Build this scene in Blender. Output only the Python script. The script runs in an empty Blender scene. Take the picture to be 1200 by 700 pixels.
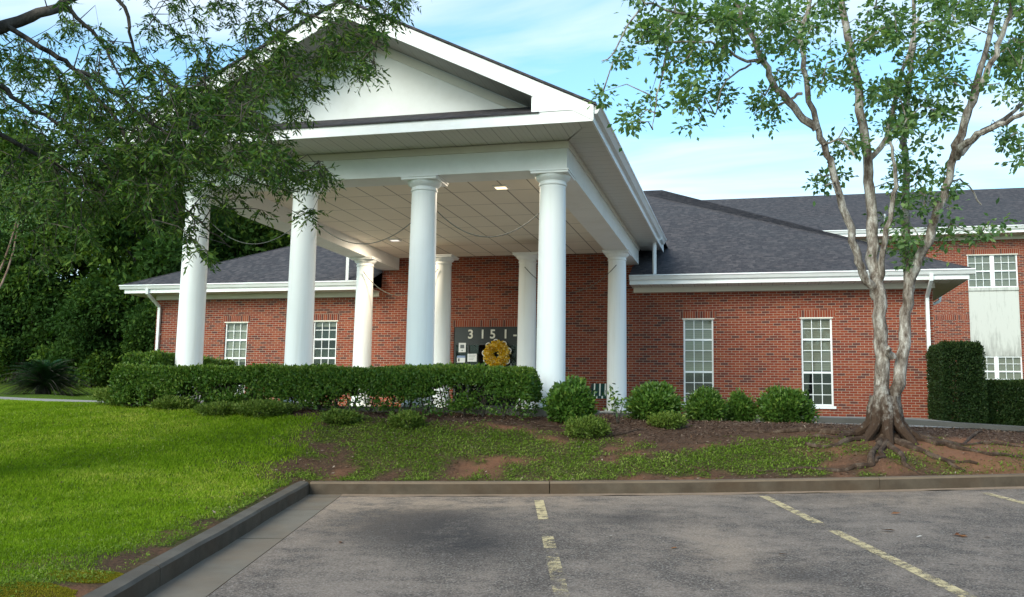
import bpy, math, random
import numpy as np
from mathutils import Matrix, Vector
random.seed(7); RNG = np.random.default_rng(11)
sc = bpy.context.scene; COL = sc.collection
R = math.radians
# ------------------------------------------------------------------ camera
F, YAW, PIT, ROL = 1097.70425, R(14.361), R(-6.909), R(0.957)
EYE = np.array([0, 0, 1.6])
def _rot():
    ca, sa, cb, sb, cc, s_ = math.cos(YAW), math.sin(YAW), math.cos(PIT), math.sin(PIT), math.cos(ROL), math.sin(ROL)
    y = np.array([[ca, 0, sa], [0, 1, 0], [-sa, 0, ca]]); p = np.array([[1, 0, 0], [0, cb, -sb], [0, sb, cb]])
    r = np.array([[cc, -s_, 0], [s_, cc, 0], [0, 0, 1]])
    return r @ p @ y
CR = _rot()
cam = bpy.data.objects.new('camera', bpy.data.cameras.new('camera')); COL.objects.link(cam)
cam.data.sensor_fit = 'HORIZONTAL'; cam.data.sensor_width = 36; cam.data.lens = F / 1200 * 36
cam.data.clip_start = 0.1; cam.data.clip_end = 3000
rt, dn, fw = CR[0], CR[1], CR[2]
cv = lambda d: Vector((d[0], d[2], -d[1]))
m = Matrix.Identity(4)
for i, c in enumerate((cv(rt), -cv(dn), -cv(fw))):
    for j in range(3): m[j][i] = c[j]
m.translation = Vector(EYE); cam.matrix_world = m
sc.camera = cam
def at(x, y, Y):                       # survey helper: sight line through (x, y) of the photograph met at distance Y
    d = CR.T @ np.array([(x - 600) / F, (y - 350) / F, 1.0]); d = np.array([d[0], d[2], -d[1]])
    return EYE + d * (Y / d[1])
# ------------------------------------------------------------------ sky, sun, exposure
SUN_EL, SUN_AZ = 31, 203               # azimuth clockwise from +Y: behind the camera, a little left
w = bpy.data.worlds.new('World'); sc.world = w; w.use_nodes = True
wt = w.node_tree; wt.nodes.clear()
def wn(t, **k):
    n = wt.nodes.new(t)
    for a, b in k.items(): setattr(n, a, b)
    return n
sky = wn('ShaderNodeTexSky', sky_type='NISHITA', sun_disc=False, sun_elevation=R(SUN_EL), sun_rotation=R(SUN_AZ))
sky.air_density = 1.0; sky.dust_density = 1.2; sky.ozone_density = 1.6
bg1 = wn('ShaderNodeBackground'); bg1.inputs[1].default_value = 0.135
tc = wn('ShaderNodeTexCoord'); sep = wn('ShaderNodeSeparateXYZ'); wt.links.new(tc.outputs['Generated'], sep.inputs[0])
def wm(op, a, b=None):
    n = wn('ShaderNodeMath', operation=op)
    for i, v in enumerate((a, b)):
        if v is None: continue
        if isinstance(v, (int, float)): n.inputs[i].default_value = v
        else: wt.links.new(v, n.inputs[i])
    return n.outputs[0]
zz = wm('ADD', wm('MAXIMUM', sep.outputs[2], 0.0), 0.14)
cx = wm('DIVIDE', sep.outputs[0], zz); cy = wm('DIVIDE', sep.outputs[1], zz)
cmb = wn('ShaderNodeCombineXYZ'); wt.links.new(wm('MULTIPLY', cx, 0.8), cmb.inputs[0]); wt.links.new(wm('MULTIPLY', cy, 2.6), cmb.inputs[1])
n1 = wn('ShaderNodeTexNoise'); n1.inputs['Scale'].default_value = 1.05; n1.inputs['Detail'].default_value = 9; n1.inputs['Roughness'].default_value = 0.52; n1.inputs['Distortion'].default_value = 0.5
wt.links.new(cmb.outputs[0], n1.inputs[0])
rmp = wn('ShaderNodeValToRGB'); rmp.color_ramp.elements[0].position = 0.42; rmp.color_ramp.elements[1].position = 0.72
wt.links.new(n1.outputs[0], rmp.inputs[0])
mixc = wn('ShaderNodeMix', data_type='RGBA'); mixc.inputs[7].default_value = (4.3, 4.65, 4.95, 1)
tint = wn('ShaderNodeMix', data_type='RGBA', blend_type='MULTIPLY'); tint.inputs[0].default_value = 1; tint.inputs[7].default_value = (0.78, 1.24, 1.30, 1)
wt.links.new(sky.outputs[0], tint.inputs[6]); wt.links.new(tint.outputs[2], mixc.inputs[6])
hz = wm('SUBTRACT', 0.62, wm('MULTIPLY', sep.outputs[2], 0.9))
fac = wm('MINIMUM', wm('ADD', wm('MULTIPLY', rmp.outputs[0], 0.85), wm('MULTIPLY', wm('MAXIMUM', hz, 0.0), 0.40)), 0.95)
wt.links.new(fac, mixc.inputs[0]); wt.links.new(mixc.outputs[2], bg1.inputs[0])
wo = wn('ShaderNodeOutputWorld'); wt.links.new(bg1.outputs[0], wo.inputs[0])
sl = bpy.data.lights.new('sun', 'SUN'); sl.energy = 2.05; sl.angle = R(38); sl.color = (1.0, 0.90, 0.74)
sun = bpy.data.objects.new('sun', sl); COL.objects.link(sun)
az = R(SUN_AZ); el = R(SUN_EL)
sd = Vector((math.sin(az) * math.cos(el), math.cos(az) * math.cos(el), math.sin(el)))
sun.rotation_euler = sd.to_track_quat('Z', 'Y').to_euler()
sc.view_settings.view_transform = 'Standard'; sc.view_settings.look = 'None'
sc.view_settings.gamma = 1; sc.view_settings.exposure = 0.99; sc.view_settings.use_curve_mapping = False
sc.cycles.max_bounces = 8; sc.cycles.transparent_max_bounces = 12

# ------------------------------------------------------------------ helpers
def link(o, parent=None, **p):
    COL.objects.link(o)
    if parent is not None: o.parent = parent
    for k, v in p.items():
        if v: o[k] = v
    return o
def empty(name, loc, label, category, group=None):
    o = bpy.data.objects.new(name, None); o.location = loc; o.empty_display_size = 0.2
    return link(o, label=label, category=category, group=group)
class MB:
    def __init__(s): s.v = []; s.f = []; s.uv = []; s.mi = []
    def face(s, pts, uv=None, mi=0):
        pts = [tuple(map(float, p)) for p in pts]
        b = len(s.v); s.v += pts; s.f.append(tuple(range(b, b + len(pts)))); s.mi.append(mi)
        if uv is None:
            a = np.array(pts); n = np.abs(np.cross(a[1] - a[0], a[2] - a[0])); k = int(n.argmax())
            uv = [((p[1], p[2]) if k == 0 else (p[0], p[2]) if k == 1 else (p[0], p[1])) for p in pts]
        s.uv += list(uv)
    def box(s, x0, x1, y0, y1, z0, z1, skip='', mi=0):
        c = lambda i, j, k: ((x0, x1)[i], (y0, y1)[j], (z0, z1)[k])
        F = {'-x': [(0,1,0),(0,0,0),(0,0,1),(0,1,1)], '+x': [(1,0,0),(1,1,0),(1,1,1),(1,0,1)], '-y': [(0,0,0),(1,0,0),(1,0,1),(0,0,1)],
             '+y': [(1,1,0),(0,1,0),(0,1,1),(1,1,1)], '-z': [(0,1,0),(1,1,0),(1,0,0),(0,0,0)], '+z': [(0,0,1),(1,0,1),(1,1,1),(0,1,1)]}
        for k, q in F.items():
            if k not in skip: s.face([c(*a) for a in q], mi=mi)
        return s
    def prism(s, poly, axis, a, b, mi=0):       # poly: 2D points in the other two axes, extruded along axis
        def P(p, t): return (t, p[0], p[1]) if axis == 'x' else (p[0], t, p[1]) if axis == 'y' else (p[0], p[1], t)
        n = len(poly)
        s.face([P(p, a) for p in poly], mi=mi); s.face([P(p, b) for p in reversed(poly)], mi=mi)
        for i in range(n):
            p, q = poly[i], poly[(i + 1) % n]
            s.face([P(p, a), P(p, b), P(q, b), P(q, a)], mi=mi)
        return s
    def tube(s, pts, rad, n=8, cap=True, mi=0, up=(0, 0, 1)):
        pts = np.array(pts, float); rad = np.broadcast_to(np.array(rad, float), (len(pts),))
        t = np.gradient(pts, axis=0); t /= np.linalg.norm(t, axis=1)[:, None] + 1e-9
        ref = np.array(up, float)
        if abs(t[0] @ ref) > 0.95: ref = np.array([1.0, 0.2, 0])
        b = len(s.v); L = 0
        for i in range(len(pts)):
            u = np.cross(t[i], ref); u /= np.linalg.norm(u) + 1e-9; v = np.cross(u, t[i]); ref = v
            for k in range(n):
                a = 2 * math.pi * (k + .5) / n
                s.v.append(tuple(pts[i] + rad[i] * (math.cos(a) * u + math.sin(a) * v)))
        ln = np.concatenate([[0], np.cumsum(np.linalg.norm(np.diff(pts, axis=0), axis=1))])
        for i in range(len(pts) - 1):
            for k in range(n):
                k2 = (k + 1) % n
                s.f.append((b + i*n + k, b + i*n + k2, b + (i+1)*n + k2, b + (i+1)*n + k)); s.mi.append(mi)
                s.uv += [(k / n, ln[i]), ((k+1) / n, ln[i]), ((k+1) / n, ln[i+1]), (k / n, ln[i+1])]
        if cap:
            for i, rev in ((0, True), (len(pts) - 1, False)):
                q = [b + i*n + k for k in range(n)]
                s.f.append(tuple(reversed(q) if rev else q)); s.mi.append(mi); s.uv += [(0, 0)] * n
        return s
    def lathe(s, prof, cx, cy, n=32, mi=0):
        b = len(s.v)
        for r, z in prof:
            for k in range(n): s.v.append((cx + r * math.cos(2*math.pi*k/n), cy + r * math.sin(2*math.pi*k/n), z))
        for i in range(len(prof) - 1):
            for k in range(n):
                k2 = (k + 1) % n
                s.f.append((b + i*n + k, b + i*n + k2, b + (i+1)*n + k2, b + (i+1)*n + k)); s.mi.append(mi)
                s.uv += [(k/n, prof[i][1]), ((k+1)/n, prof[i][1]), ((k+1)/n, prof[i+1][1]), (k/n, prof[i+1][1])]
        return s
    def build(s, name, mat, parent=None, smooth=False, bevel=0, origin=None, **props):
        me = bpy.data.meshes.new(name); v = s.v
        if origin is not None: v = [tuple(np.array(p) - np.array(origin)) for p in v]
        elif parent is not None:
            L = parent.matrix_basis.translation.copy(); q = parent.parent
            while q is not None: L = L + q.matrix_basis.translation; q = q.parent
            v = [(p[0] - L.x, p[1] - L.y, p[2] - L.z) for p in v]
        me.from_pydata(v, [], s.f)
        ul = me.uv_layers.new(name='UVMap'); ul.data.foreach_set('uv', np.array(s.uv, dtype=np.float32).ravel())
        for mm in (mat if isinstance(mat, (list, tuple)) else [mat]): me.materials.append(mm)
        me.polygons.foreach_set('material_index', s.mi)
        if smooth:
            me.polygons.foreach_set('use_smooth', [True] * len(me.polygons)); me.set_sharp_from_angle(angle=R(40))
        o = bpy.data.objects.new(name, me)
        if origin is not None: o.location = origin
        link(o, parent, **props)
        if bevel:
            md = o.modifiers.new('bevel', 'BEVEL'); md.width = bevel; md.segments = 1; md.limit_method = 'ANGLE'
        return o
def np_mesh(name, V, Fq, mat, parent=None, attrs=None, origin=None, smooth=False, **props):
    """V (N,3), Fq (M,k) -> mesh object; attrs: per-face float attributes"""
    me = bpy.data.meshes.new(name); V = np.asarray(V, np.float32); Fq = np.asarray(Fq, np.int32); k = Fq.shape[1]
    if origin is not None: V = V - np.array(origin, np.float32)
    elif parent is not None:
        L = parent.matrix_basis.translation; V = V - np.array(L, np.float32)
    me.vertices.add(len(V)); me.vertices.foreach_set('co', V.ravel())
    me.loops.add(Fq.size); me.loops.foreach_set('vertex_index', Fq.ravel())
    me.polygons.add(len(Fq)); me.polygons.foreach_set('loop_start', np.arange(0, Fq.size, k, dtype=np.int32))
    if smooth: me.polygons.foreach_set('use_smooth', np.ones(len(Fq), bool))
    me.update(calc_edges=True)
    for n, a in (attrs or {}).items():
        dom = 'FACE' if len(a) == len(Fq) else 'POINT'
        me.attributes.new(n, 'FLOAT', dom).data.foreach_set('value', np.asarray(a, np.float32))
    me.materials.append(mat)
    o = bpy.data.objects.new(name, me)
    if origin is not None: o.location = origin
    return link(o, parent, **props)
def unit(a): return a / (np.linalg.norm(a, axis=-1, keepdims=True) + 1e-9)
def leaf_arrays(pos, axis, nrm, length, ratio, fold=0.15):
    pos, axis = np.asarray(pos), unit(np.asarray(axis)); side = unit(np.cross(axis, nrm)); n = np.cross(side, axis)
    length = np.broadcast_to(np.asarray(length, float), (len(pos),))[:, None]
    mid = pos + axis * length * 0.45 - n * length * fold * ratio; hw = side * length * ratio * 0.5
    V = np.stack([pos, mid + hw + n*length*fold*ratio*1.6, pos + axis * length, mid - hw + n*length*fold*ratio*1.6], 1).reshape(-1, 3)
    Fq = np.arange(len(pos) * 4).reshape(-1, 4)
    return V, Fq
def leaves(name, pos, axis, nrm, length, ratio, mat, parent=None, rnd=None, **kw):
    V, Fq = leaf_arrays(pos, axis, nrm, length, ratio)
    return np_mesh(name, V, Fq, mat, parent, {'rnd': RNG.random(len(pos)) if rnd is None else rnd}, **kw)
def rdir(n): return unit(RNG.normal(size=(n, 3)))
# value noise for numpy (height / masks)
def vnoise(x, y, s=1.0, seed=0):
    x = np.asarray(x) * s; y = np.asarray(y) * s; xi = np.floor(x); yi = np.floor(y); fx = x - xi; fy = y - yi
    h = lambda a, b: (np.sin(a * 127.1 + b * 311.7 + seed * 17.3) * 43758.5453) % 1.0
    fx = fx*fx*(3-2*fx); fy = fy*fy*(3-2*fy)
    return (h(xi, yi)*(1-fx) + h(xi+1, yi)*fx)*(1-fy) + (h(xi, yi+1)*(1-fx) + h(xi+1, yi+1)*fx)*fy
def fbm(x, y, s=1.0, seed=0, o=4): return sum(vnoise(x, y, s*2**i, seed+i) * 0.5**(i+1) for i in range(o)) / (1 - 0.5**o)

# ------------------------------------------------------------------ materials
class NT:
    def __init__(s, name):
        s.m = bpy.data.materials.new(name); s.m.use_nodes = True; s.t = s.m.node_tree; s.t.nodes.clear()
        s.out = s.n('ShaderNodeOutputMaterial')
    def n(s, t, **k):
        x = s.t.nodes.new(t)
        for a, b in k.items(): setattr(x, a, b)
        return x
    def put(s, sock, v):
        if hasattr(v, 'links') or isinstance(v, bpy.types.NodeSocket): s.t.links.new(v, sock)
        else: sock.default_value = v
    def math(s, op, a, b=0.0, c=0.0):
        x = s.n('ShaderNodeMath', operation=op)
        for i, v in enumerate((a, b, c)): s.put(x.inputs[i], v)
        return x.outputs[0]
    def mix(s, f, a, b, mode='MIX'):
        x = s.n('ShaderNodeMix', data_type='RGBA', blend_type=mode); s.put(x.inputs[0], f)
        s.put(x.inputs[6], a if not isinstance(a, tuple) else (*a[:3], 1)); s.put(x.inputs[7], b if not isinstance(b, tuple) else (*b[:3], 1))
        return x.outputs[2]
    def noise(s, co, scale, detail=4, rough=0.55, col=False):
        x = s.n('ShaderNodeTexNoise'); s.put(x.inputs['Vector'], co); x.inputs['Scale'].default_value = scale
        x.inputs['Detail'].default_value = detail; x.inputs['Roughness'].default_value = rough
        return x.outputs[1 if col else 0]
    def ramp(s, f, stops):
        x = s.n('ShaderNodeValToRGB'); s.put(x.inputs[0], f); e = x.color_ramp.elements
        while len(e) < len(stops): e.new(0.5)
        for el_, (p, c) in zip(e, stops): el_.position = p; el_.color = (*c[:3], 1) if isinstance(c, tuple) else (c, c, c, 1)
        return x.outputs[0]
    def uv(s): return s.n('ShaderNodeTexCoord').outputs['UV']
    def obj(s): return s.n('ShaderNodeTexCoord').outputs['Object']
    def world(s): return s.n('ShaderNodeNewGeometry').outputs['Position']
    def attr(s, n): return s.n('ShaderNodeAttribute', attribute_name=n).outputs['Fac']
    def xyz(s, co):
        x = s.n('ShaderNodeSeparateXYZ'); s.put(x.inputs[0], co); return x.outputs
    def comb(s, a, b, c=0.0):
        x = s.n('ShaderNodeCombineXYZ'); [s.put(x.inputs[i], v) for i, v in enumerate((a, b, c))]; return x.outputs[0]
    def white(s, co): 
        x = s.n('ShaderNodeTexWhiteNoise', noise_dimensions='3D'); s.put(x.inputs[0], co); return x.outputs
    def bump(s, h, strength, dist=0.01):
        x = s.n('ShaderNodeBump'); s.put(x.inputs['Height'], h); x.inputs['Strength'].default_value = strength; x.inputs['Distance'].default_value = dist
        return x.outputs[0]
    def pbr(s, col, rough=0.6, spec=0.3, normal=None, **k):
        b = s.n('ShaderNodeBsdfPrincipled'); s.put(b.inputs['Base Color'], col if not isinstance(col, tuple) else (*col[:3], 1))
        s.put(b.inputs['Roughness'], rough); s.put(b.inputs['Specular IOR Level'], spec)
        if normal is not None: s.put(b.inputs['Normal'], normal)
        for a, v in k.items(): s.put(b.inputs[a], v)
        s.t.links.new(b.outputs[0], s.out.inputs[0]); return s.m
def paint(name, col, rough=0.5, dirt=0.12, scale=1.6):
    t = NT(name); co = t.world(); a = t.noise(co, scale, 6, 0.65); b = t.noise(co, scale * 14, 3)
    f = t.math('MULTIPLY', t.ramp(a, [(0.42, 0.0), (0.75, 1.0)]), dirt)
    c = t.mix(f, col, tuple(x * y for x, y in zip(col, (0.62, 0.6, 0.55))))
    return t.pbr(c, rough, 0.35, t.bump(b, 0.06, 0.01))
def brick_mat(name, soldier=False, tone=1.0):
    t = NT(name); u, v, _ = t.xyz(t.uv())
    if soldier: bw, bh, off = 0.0677, 0.203, 0.0
    else: bw, bh, off = 0.203, 0.0677, 0.5
    r = t.math('DIVIDE', v, bh); row = t.math('FLOOR', r); fv = t.math('FRACT', r)
    sh = t.math('MULTIPLY', t.math('MODULO', row, 2.0), off)
    q = t.math('ADD', t.math('DIVIDE', u, bw), t.math('ABSOLUTE', sh)); cl = t.math('FLOOR', q); fu = t.math('FRACT', q)
    mj = 0.0098
    mm = t.math('MAXIMUM', t.math('GREATER_THAN', t.math('ABSOLUTE', t.math('SUBTRACT', fu, 0.5)), 0.5 - mj / bw / 2),
                t.math('GREATER_THAN', t.math('ABSOLUTE', t.math('SUBTRACT', fv, 0.5)), 0.5 - mj / bh / 2))
    rn = t.white(t.comb(cl, row, 3.0)); big = t.noise(t.uv(), 0.55, 3)
    base = t.ramp(rn[0], [(0.0, (0.030, 0.022, 0.024)), (0.12, (0.045, 0.026, 0.026)), (0.17, (0.145, 0.027, 0.013)), (0.5, (0.22, 0.037, 0.014)), (0.8, (0.265, 0.053, 0.018)), (1.0, (0.28, 0.076, 0.030))])
    base = t.mix(0.35, base, t.mix(t.noise(t.uv(), 60, 3), (0.09, 0.020, 0.014), (0.26, 0.052, 0.03)))
    base = t.mix(t.math('MULTIPLY', big, 0.3), base, (0.13, 0.03, 0.022))
    mort = t.mix(t.noise(t.uv(), 9, 4), (0.25, 0.215, 0.17), (0.40, 0.345, 0.28))
    c = t.mix(mm, base, mort)
    h = t.math('ADD', t.math('MULTIPLY', t.math('SUBTRACT', 1.0, mm), 1.0), t.math('MULTIPLY', t.noise(t.uv(), 90, 3), 0.3))
    return t.pbr(c, 0.85, 0.2, t.bump(h, 0.5, 0.006))
def shingle_mat(name):
    t = NT(name); u, v, _ = t.xyz(t.uv())
    r = t.math('DIVIDE', v, 0.145); row = t.math('FLOOR', r); fv = t.math('FRACT', r)
    jit = t.white(t.comb(row, 5.0, 1.0))[0]
    q = t.math('ADD', t.math('DIVIDE', u, 0.13), t.math('MULTIPLY', jit, 7.0)); cl = t.math('FLOOR', q); fu = t.math('FRACT', q)
    rn = t.white(t.comb(cl, row, 0.0))[0]
    base = t.ramp(rn, [(0.0, (0.030, 0.030, 0.035)), (0.35, (0.042, 0.040, 0.044)), (0.65, (0.060, 0.056, 0.060)), (0.85, (0.080, 0.069, 0.070)), (1.0, (0.10, 0.090, 0.090))])
    base = t.mix(t.ramp(t.noise(t.uv(), 11, 3, 0.8), [(0.38, 0.0), (0.66, 0.75)]), base, (0.090, 0.079, 0.083)); base = t.mix(t.ramp(t.noise(t.uv(), 7, 3, 0.8), [(0.45, 0.0), (0.7, 0.7)]), base, (0.028, 0.027, 0.033))
    lap = t.math('LESS_THAN', fv, 0.10)
    base = t.mix(t.math('MULTIPLY', lap, 0.55), base, (0.02, 0.02, 0.022))
    st = t.noise(t.uv(), 0.35, 4); base = t.mix(t.ramp(st, [(0.4, 0.0), (0.8, 0.35)]), base, (0.065, 0.068, 0.075))
    return t.pbr(base, 0.9, 0.15, t.bump(t.math('ADD', fv, t.math('MULTIPLY', rn, 0.6)), 0.6, 0.012))
def soffit_mat(name, axis, col=(0.62, 0.60, 0.55)):
    t = NT(name); s = t.xyz(t.uv())[axis]; f = t.math('FRACT', t.math('DIVIDE', s, 0.10)); g = t.math('FRACT', t.math('DIVIDE', s, 0.30))
    l1 = t.math('LESS_THAN', f, 0.09); l2 = t.math('LESS_THAN', g, 0.045)
    c = t.mix(t.math('MAXIMUM', t.math('MULTIPLY', l1, 0.25), t.math('MULTIPLY', l2, 0.7)), col, (0.16, 0.15, 0.13))
    c = t.mix(t.math('MULTIPLY', t.noise(t.world(), 1.2, 5), 0.25), c, (0.40, 0.37, 0.32))
    return t.pbr(c, 0.55, 0.3, t.bump(t.math('SUBTRACT', 1.0, l1), 0.3, 0.01))
def ceil_mat():
    t = NT('ceiling_panel'); u, v, _ = t.xyz(t.uv())
    a = t.math('FRACT', t.math('DIVIDE', t.math('ADD', u, 0.02), 0.61)); b = t.math('FRACT', t.math('DIVIDE', t.math('SUBTRACT', v, 0.22), 1.22))
    l = t.math('MAXIMUM', t.math('LESS_THAN', a, 0.045), t.math('LESS_THAN', b, 0.018))
    cell = t.white(t.comb(t.math('FLOOR', t.math('DIVIDE', t.math('ADD', u, 0.02), 0.61)), t.math('FLOOR', t.math('DIVIDE', t.math('SUBTRACT', v, 0.22), 1.22)), 1.0))[0]
    c = t.mix(cell, (0.84, 0.77, 0.655), (0.89, 0.82, 0.70)); c = t.mix(t.math('MULTIPLY', t.noise(t.world(), 0.9, 6), 0.3), c, (0.50, 0.42, 0.32))
    c = t.mix(t.math('MULTIPLY', l, 0.8), c, (0.17, 0.145, 0.11))
    return t.pbr(c, 0.7, 0.2, t.bump(t.math('SUBTRACT', 1.0, l), 0.3, 0.01))
def leaf_mat(name, dark, mid, lite, trans=0.3, rough=0.5, spec=0.3):
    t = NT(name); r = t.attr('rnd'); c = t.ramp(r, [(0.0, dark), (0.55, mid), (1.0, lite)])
    p = t.n('ShaderNodeBsdfPrincipled'); t.put(p.inputs['Base Color'], c); p.inputs['Roughness'].default_value = rough; p.inputs['Specular IOR Level'].default_value = spec
    tr = t.n('ShaderNodeBsdfTranslucent'); t.put(tr.inputs[0], t.mix(1.0, c, (1.25, 1.35, 0.5), 'MULTIPLY'))
    mx = t.n('ShaderNodeMixShader'); mx.inputs[0].default_value = trans
    t.t.links.new(p.outputs[0], mx.inputs[1]); t.t.links.new(tr.outputs[0], mx.inputs[2]); t.t.links.new(mx.outputs[0], t.out.inputs[0]); return t.m
def bark_mat(name, a, b, c, scale=5, low=None):
    t = NT(name); co = t.world(); x, y, z = t.xyz(co)
    st = t.comb(x, y, t.math('MULTIPLY', z, 0.35)); n1 = t.noise(st, scale, 8, 0.7); n2 = t.noise(st, scale * 7, 4, 0.7); n3 = t.noise(co, scale * 1.7, 3)
    col = t.ramp(n1, [(0.38, a), (0.50, b), (0.60, c)]); col = t.mix(t.math('MULTIPLY', t.ramp(n2, [(0.4, 0.0), (0.7, 1.0)]), 0.5), col, tuple(k * 0.45 for k in a))
    if low:
        f = t.ramp(t.math('ADD', t.math('DIVIDE', t.math('SUBTRACT', z, 1.35), 1.5), t.math('MULTIPLY', t.math('SUBTRACT', n3, 0.5), 1.0)), [(0.15, 1.0), (0.6, 0.0)])
        col = t.mix(f, col, t.mix(n2, tuple(k * 0.5 for k in low), low))
    return t.pbr(col, 0.9, 0.15, t.bump(t.math('ADD', n1, t.math('MULTIPLY', n2, 0.5)), 0.7, 0.03))
def plain(name, col, rough=0.5, spec=0.4, metal=0.0, var=0.2):
    t = NT(name); n = t.noise(t.obj(), 9, 4)
    return t.pbr(t.mix(t.math('MULTIPLY', n, var * 2), col, tuple(k * 0.6 for k in col)), rough, spec, None, Metallic=metal)
M = {}
M['white'] = paint('white_paint', (0.79, 0.80, 0.80), 0.45, 0.32)
M['stucco'] = paint('white_stucco', (0.76, 0.77, 0.76), 0.8, 0.26, 1.8)
M['cream'] = paint('frieze_paint', (0.66, 0.63, 0.56), 0.6, 0.2)
M['gutter'] = paint('gutter_metal', (0.74, 0.75, 0.75), 0.35, 0.25)
t = NT('column_paint'); co = t.world(); x, y, z = t.xyz(co); st = t.noise(t.comb(t.math('MULTIPLY', x, 9.0), t.math('MULTIPLY', y, 9.0), t.math('MULTIPLY', z, .5)), 1.0, 5, .65)
lowz = t.ramp(t.math('ADD', t.math('SUBTRACT', z, 1.65), t.math('MULTIPLY', t.noise(co, 6, 4), .5)), [(0.2, .45), (0.75, 0.0)])
M['col'] = t.pbr(t.mix(t.math('MAXIMUM', lowz, t.ramp(st, [(.5, 0.0), (.8, .22)])), (0.80, 0.815, 0.82), (0.47, 0.43, 0.37)), .55, .3, t.bump(t.noise(co, 25, 4), .08, .01))
M['brick'] = brick_mat('red_brick'); M['soldier'] = brick_mat('soldier_brick', True)
M['shingle'] = shingle_mat('roof_shingle')
M['soffx'] = soffit_mat('soffit_vinyl', 0); M['soffy'] = soffit_mat('soffit_vinyl_side', 1); M['ceil'] = ceil_mat()
M['frame'] = paint('window_frame_paint', (0.78, 0.79, 0.80), 0.4, 0.1)
M['black'] = plain('black_metal', (0.016, 0.018, 0.02), 0.35); M['dark'] = plain('dark_room', (0.05, 0.055, 0.058), 0.9)
def glass_mat(name, tr=0.75):
    t = NT(name); a = t.n('ShaderNodeBsdfTransparent'); a.inputs[0].default_value = (0.78, 0.82, 0.80, 1); g = t.n('ShaderNodeBsdfGlossy'); g.inputs['Roughness'].default_value = 0.03
    g.inputs[0].default_value = (0.9, 0.95, 1, 1); lw = t.n('ShaderNodeFresnel'); lw.inputs[0].default_value = 1.5
    f = t.math('MULTIPLY', lw.outputs[0], tr)
    mx = t.n('ShaderNodeMixShader'); t.put(mx.inputs[0], f); t.t.links.new(a.outputs[0], mx.inputs[1]); t.t.links.new(g.outputs[0], mx.inputs[2]); t.t.links.new(mx.outputs[0], t.out.inputs[0]); return t.m
M['glass'] = glass_mat('window_glass', 0.8); M['dglass'] = glass_mat('door_glass', 0.35)
def blind_mat():
    t = NT('window_blind'); v = t.xyz(t.uv())[1]; f = t.math('FRACT', t.math('DIVIDE', v, 0.05))
    c = t.mix(t.ramp(f, [(0.0, 0.0), (0.5, 0.2), (0.9, 1.0)]), (0.34, 0.325, 0.265), (0.23, 0.22, 0.18)); return t.pbr(c, 0.7, 0.2)
M['blind'] = blind_mat()
def concrete_mat(name, a, b, stain=(0.25, 0.17, 0.11), sc_=1.0):
    t = NT(name); co = t.world(); n = t.noise(co, 1.3 * sc_, 7, 0.65); g = t.noise(co, 160, 2, 0.8); s = t.noise(co, 0.5 * sc_, 5)
    c = t.mix(n, a, b); c = t.mix(t.ramp(s, [(0.45, 0.0), (0.7, 0.6)]), c, stain); c = t.mix(t.math('MULTIPLY', g, 0.3), c, tuple(k * 0.4 for k in a))
    return t.pbr(c, 0.9, 0.2, t.bump(t.math('ADD', g, n), 0.35, 0.008))
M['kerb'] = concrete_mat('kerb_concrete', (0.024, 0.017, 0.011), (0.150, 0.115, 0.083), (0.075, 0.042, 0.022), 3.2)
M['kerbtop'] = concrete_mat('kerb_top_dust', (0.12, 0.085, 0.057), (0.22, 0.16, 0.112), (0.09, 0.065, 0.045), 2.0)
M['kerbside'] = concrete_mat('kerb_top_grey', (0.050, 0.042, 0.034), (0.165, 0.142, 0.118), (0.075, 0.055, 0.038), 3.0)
M['pan'] = concrete_mat('gutter_concrete', (0.105, 0.09, 0.072), (0.24, 0.205, 0.165), (0.19, 0.13, 0.085), 2.5)
M['walk'] = concrete_mat('walk_concrete', (0.22, 0.21, 0.20), (0.32, 0.305, 0.285), (0.22, 0.185, 0.15))
M['leafoak'] = leaf_mat('oak_leaf', (0.022, 0.052, 0.012), (0.046, 0.100, 0.020), (0.13, 0.19, 0.035), 0.32, 0.6, 0.12)
M['leafmaple'] = leaf_mat('maple_leaf', (0.065, 0.125, 0.060), (0.125, 0.22, 0.095), (0.24, 0.33, 0.13), 0.45, 0.55, 0.15)
M['leafbg'] = leaf_mat('forest_leaf', (0.016, 0.038, 0.009), (0.036, 0.078, 0.016), (0.12, 0.18, 0.025), 0.25, 0.7, 0.06)
M['leafhedge'] = leaf_mat('hedge_leaf', (0.022, 0.055, 0.010), (0.060, 0.128, 0.018), (0.20, 0.27, 0.045), 0.25, 0.42, 0.28)
M['leafazalea'] = leaf_mat('azalea_leaf', (0.045, 0.075, 0.014), (0.10, 0.15, 0.025), (0.24, 0.25, 0.06), 0.25, 0.55, 0.15)
M['leaftall'] = leaf_mat('clipped_leaf', (0.008, 0.018, 0.006), (0.018, 0.038, 0.010), (0.06, 0.085, 0.022), 0.18, 0.5, 0.15)
M['leafpalm'] = leaf_mat('sago_leaf', (0.012, 0.04, 0.018), (0.025, 0.075, 0.03), (0.05, 0.12, 0.04), 0.15, 0.4, 0.25)
M['grass'] = leaf_mat('grass_blade', (0.082, 0.138, 0.006), (0.165, 0.265, 0.010), (0.40, 0.39, 0.085), 0.35, 0.7, 0.08)
M['weed'] = leaf_mat('weed_leaf', (0.06, 0.095, 0.012), (0.12, 0.185, 0.022), (0.27, 0.28, 0.09), 0.3, 0.7, 0.08)
M['barkpale'] = bark_mat('pale_bark', (0.085, 0.062, 0.048), (0.25, 0.215, 0.185), (0.47, 0.44, 0.40), 9, (0.060, 0.036, 0.024))
M['barkdark'] = bark_mat('dark_bark', (0.035, 0.03, 0.026), (0.07, 0.06, 0.05), (0.12, 0.10, 0.085), 6)
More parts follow.
